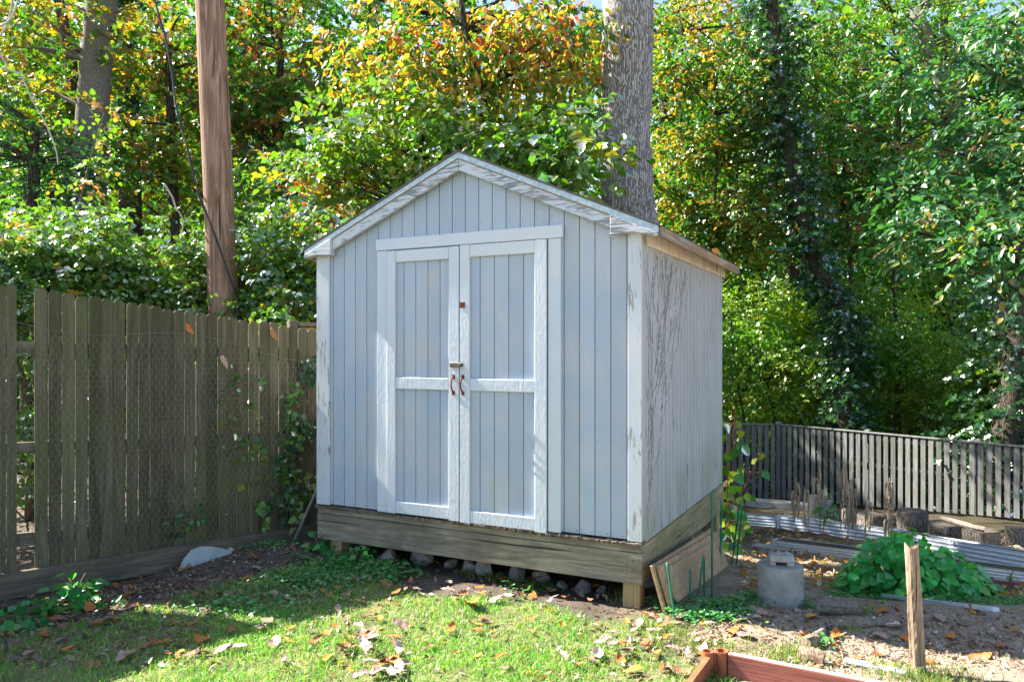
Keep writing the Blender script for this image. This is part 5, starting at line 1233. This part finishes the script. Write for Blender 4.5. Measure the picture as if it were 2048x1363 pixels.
zones = [((560, 1320, 1180, 1345), 66, 'on the sunlit lawn before the shed', [4, 4, 1.6, 1.2, 3, 1.4], .022, (.04, .095)), ((880, 1290, 1150, 1210), 24, 'in the grass along the shed front', [5, 3, 2, 1, 2, .8], .02, (.06, .12)), ((1180, 1460, 1240, 1355), 44, 'heaped at the lawn edge by the red bed', [3, 3, 3, 1, 4, .6], .025, (.05, .11)),
         ((30, 560, 1190, 1350), 46, 'on the shaded lawn by the fence', [3, 5, 2.4, 3, .5, .5], .022, (.055, .12)), ((180, 640, 1110, 1200), 28, 'on the dark soil strip below the fence', [1.6, 2.5, 4, 4, .5, .1], .01, (.06, .12)), ((640, 900, 1130, 1200), 22, 'in the shaded grass at the left of the shed', [2, 3, 4, 2, .4, .3], .03, (.06, .11)),
         ((1300, 1680, 1195, 1290), 24, 'on the shaded soil around the concrete footing', [1.2, 2.5, 4, 3, .5, .6], .008, (.06, .12)), ((690, 800, 1255, 1305), 15, 'in the pile on the lawn before the left door', [2, 1.5, 3, .5, 5, .3], .03, (.07, .12)), ((730, 830, 1325, 1362), 11, 'in the pile at the bottom edge of the lawn', [2, 1.5, 3, .5, 5, .3], .03, (.07, .12)), ((1680, 2040, 1215, 1330), 22, 'on the shaded soil near the wooden stake', [3, 3, 3, 2, .3, 1], .008, (.06, .13))]
for (x0, x1, y0, y1), m, zone, wts, ex, (l0, l1) in zones:
    for k in range(m):
        g = G(rl.uniform(x0, x1), rl.uniform(y0, y1)); ci = rl.choices(range(6), wts)[0]
        put_leaf(g.x, g.y, ci, rl.uniform(l0, l1), rl, zone, ex)
# picked single ones
for px, py, ci, L, zone, ex in ((945, 1218, 5, .17, 'the large one on the lawn before the door', .03), (1075, 1165, 0, .15, 'curled one just under the rim beam', .03), (1330, 1165, 1, .16, 'big one at the foot of the crossed green stakes', .02)):
    g = G(px, py); put_leaf(g.x, g.y, ci, L, rl, zone, ex)
o = put_leaf(0, 0, 5, .095, rl, 'lying on the right eave of the shed roof'); o.location = SH(1.22 + E_ - .02, 1.60, slope(E_ - .02, .035)[1]); o.rotation_euler = (1.2, .3, .3)
o['label'] = 'single golden leaf lying on the right eave of the shed roof'
for px, py, ci, L, lab in ((378, 658, 0, .10, 'orange leaf caught in the chicken wire near the top of the picket fence'), (448, 725, 2, .12, 'tan leaf hanging in the chicken wire in front of the utility pole'), (545, 668, 1, .13, 'rust brown leaf snagged on the picket tops near the shed')):
    o = put_leaf(0, 0, ci, L, rl, 'x'); o.location = fpx(px, py, -.085); o.rotation_euler = (1.25, rl.uniform(.3, 1.3), fang + .2); o['label'] = lab
# litter too small and many to count
def litter(zones, name, label, seed, cols, L, kindz='oval'):
    r = np.random.default_rng(seed); ps = []
    for (x0, x1, y0, y1), m in zones:
        for k in range(m):
            g = G(r.uniform(x0, x1), r.uniform(y0, y1)); ps.append((g.x, g.y, g.z + abs(r.normal(0, .008)) + .004))
    pos = np.array(ps); n = len(pos)
    V, Fc, q = leaves(pos, r.standard_normal((n, 3)) * np.array([1, 1, .35]), np.array([0, 0, 1]) + .6 * r.standard_normal((n, 3)), L * r.uniform(.4, 1.4, n), kindz)
    tag(npmesh(name, V, Fc, LEAF, np.repeat(palette(n, cols, r), q, 0)), label, 'leaf litter', kind='stuff')
litter([((1480, 1720, 1105, 1180), 900), ((1500, 2048, 1060, 1115), 600), ((1690, 1800, 1110, 1170), 160), ((1950, 2048, 1160, 1200), 120)], 'leaf_litter', 'sunlit carpet of small tan and orange leaves behind the concrete footing', 610, [(4, (.48, .34, .24)), (3, (.46, .2, .06)), (2, (.6, .48, .38)), (2, (.28, .17, .1))], .07)
litter([((1290, 2048, 1190, 1340), 700), ((150, 640, 1110, 1215), 1500), ((0, 420, 1180, 1340), 1100), ((690, 1240, 1120, 1190), 260), ((560, 1450, 1190, 1360), 700)], 'leaf_crumbs', 'fine dull brown leaf crumbs scattered over soil and grass', 611, [(4, (.2, .13, .09)), (3, (.34, .23, .18)), (1, (.44, .2, .06)), (2, (.12, .085, .065))], .035)

r = np.random.default_rng(620); ps = []
for (x0, x1, y0, y1), m in (((1300, 2048, 1200, 1360), 3000), ((1650, 2048, 1270, 1350), 1500), ((160, 640, 1105, 1200), 1600), ((1460, 2048, 1090, 1200), 900)):
    for k in range(m):
        g = G(r.uniform(x0, x1), r.uniform(y0, y1)); ps.append((g.x, g.y, g.z + .002))
pos = np.array(ps); n = len(pos); T4 = np.array([(1, 0, -.4), (-.5, .87, -.4), (-.5, -.87, -.4), (0, 0, .9)])
sz = np.minimum(r.exponential(.0042, n) + .0015, .013); an = r.uniform(0, 6.28, n); ca, sa = np.cos(an), np.sin(an)
tv = T4[None] * (1 + .35 * r.standard_normal((n, 4, 3))); V = np.stack([tv[..., 0] * ca[:, None] - tv[..., 1] * sa[:, None], tv[..., 0] * sa[:, None] + tv[..., 1] * ca[:, None], tv[..., 2]], -1) * sz[:, None, None] + pos[:, None]
Fc = (np.array([(0, 1, 3), (1, 2, 3), (2, 0, 3)])[None] + (np.arange(n) * 4)[:, None, None]).reshape(-1, 3)
CR = M_('soil_crumb'); at_ = CR.n.new('ShaderNodeAttribute'); at_.attribute_name = 'Col'; CR.col(at_.outputs[0]); CR.set(.95, 0, .1)
tag(npmesh('soil_crumbs', V.reshape(-1, 3), Fc, CR.m, np.repeat(palette(n, [(5, (.20, .155, .115)), (3, (.30, .235, .17)), (1, (.55, .53, .5)), (2, (.10, .075, .06))], r), 4, 0)), 'loose crumbs of soil and white grit on the bare ground', 'soil crumbs', kind='stuff')
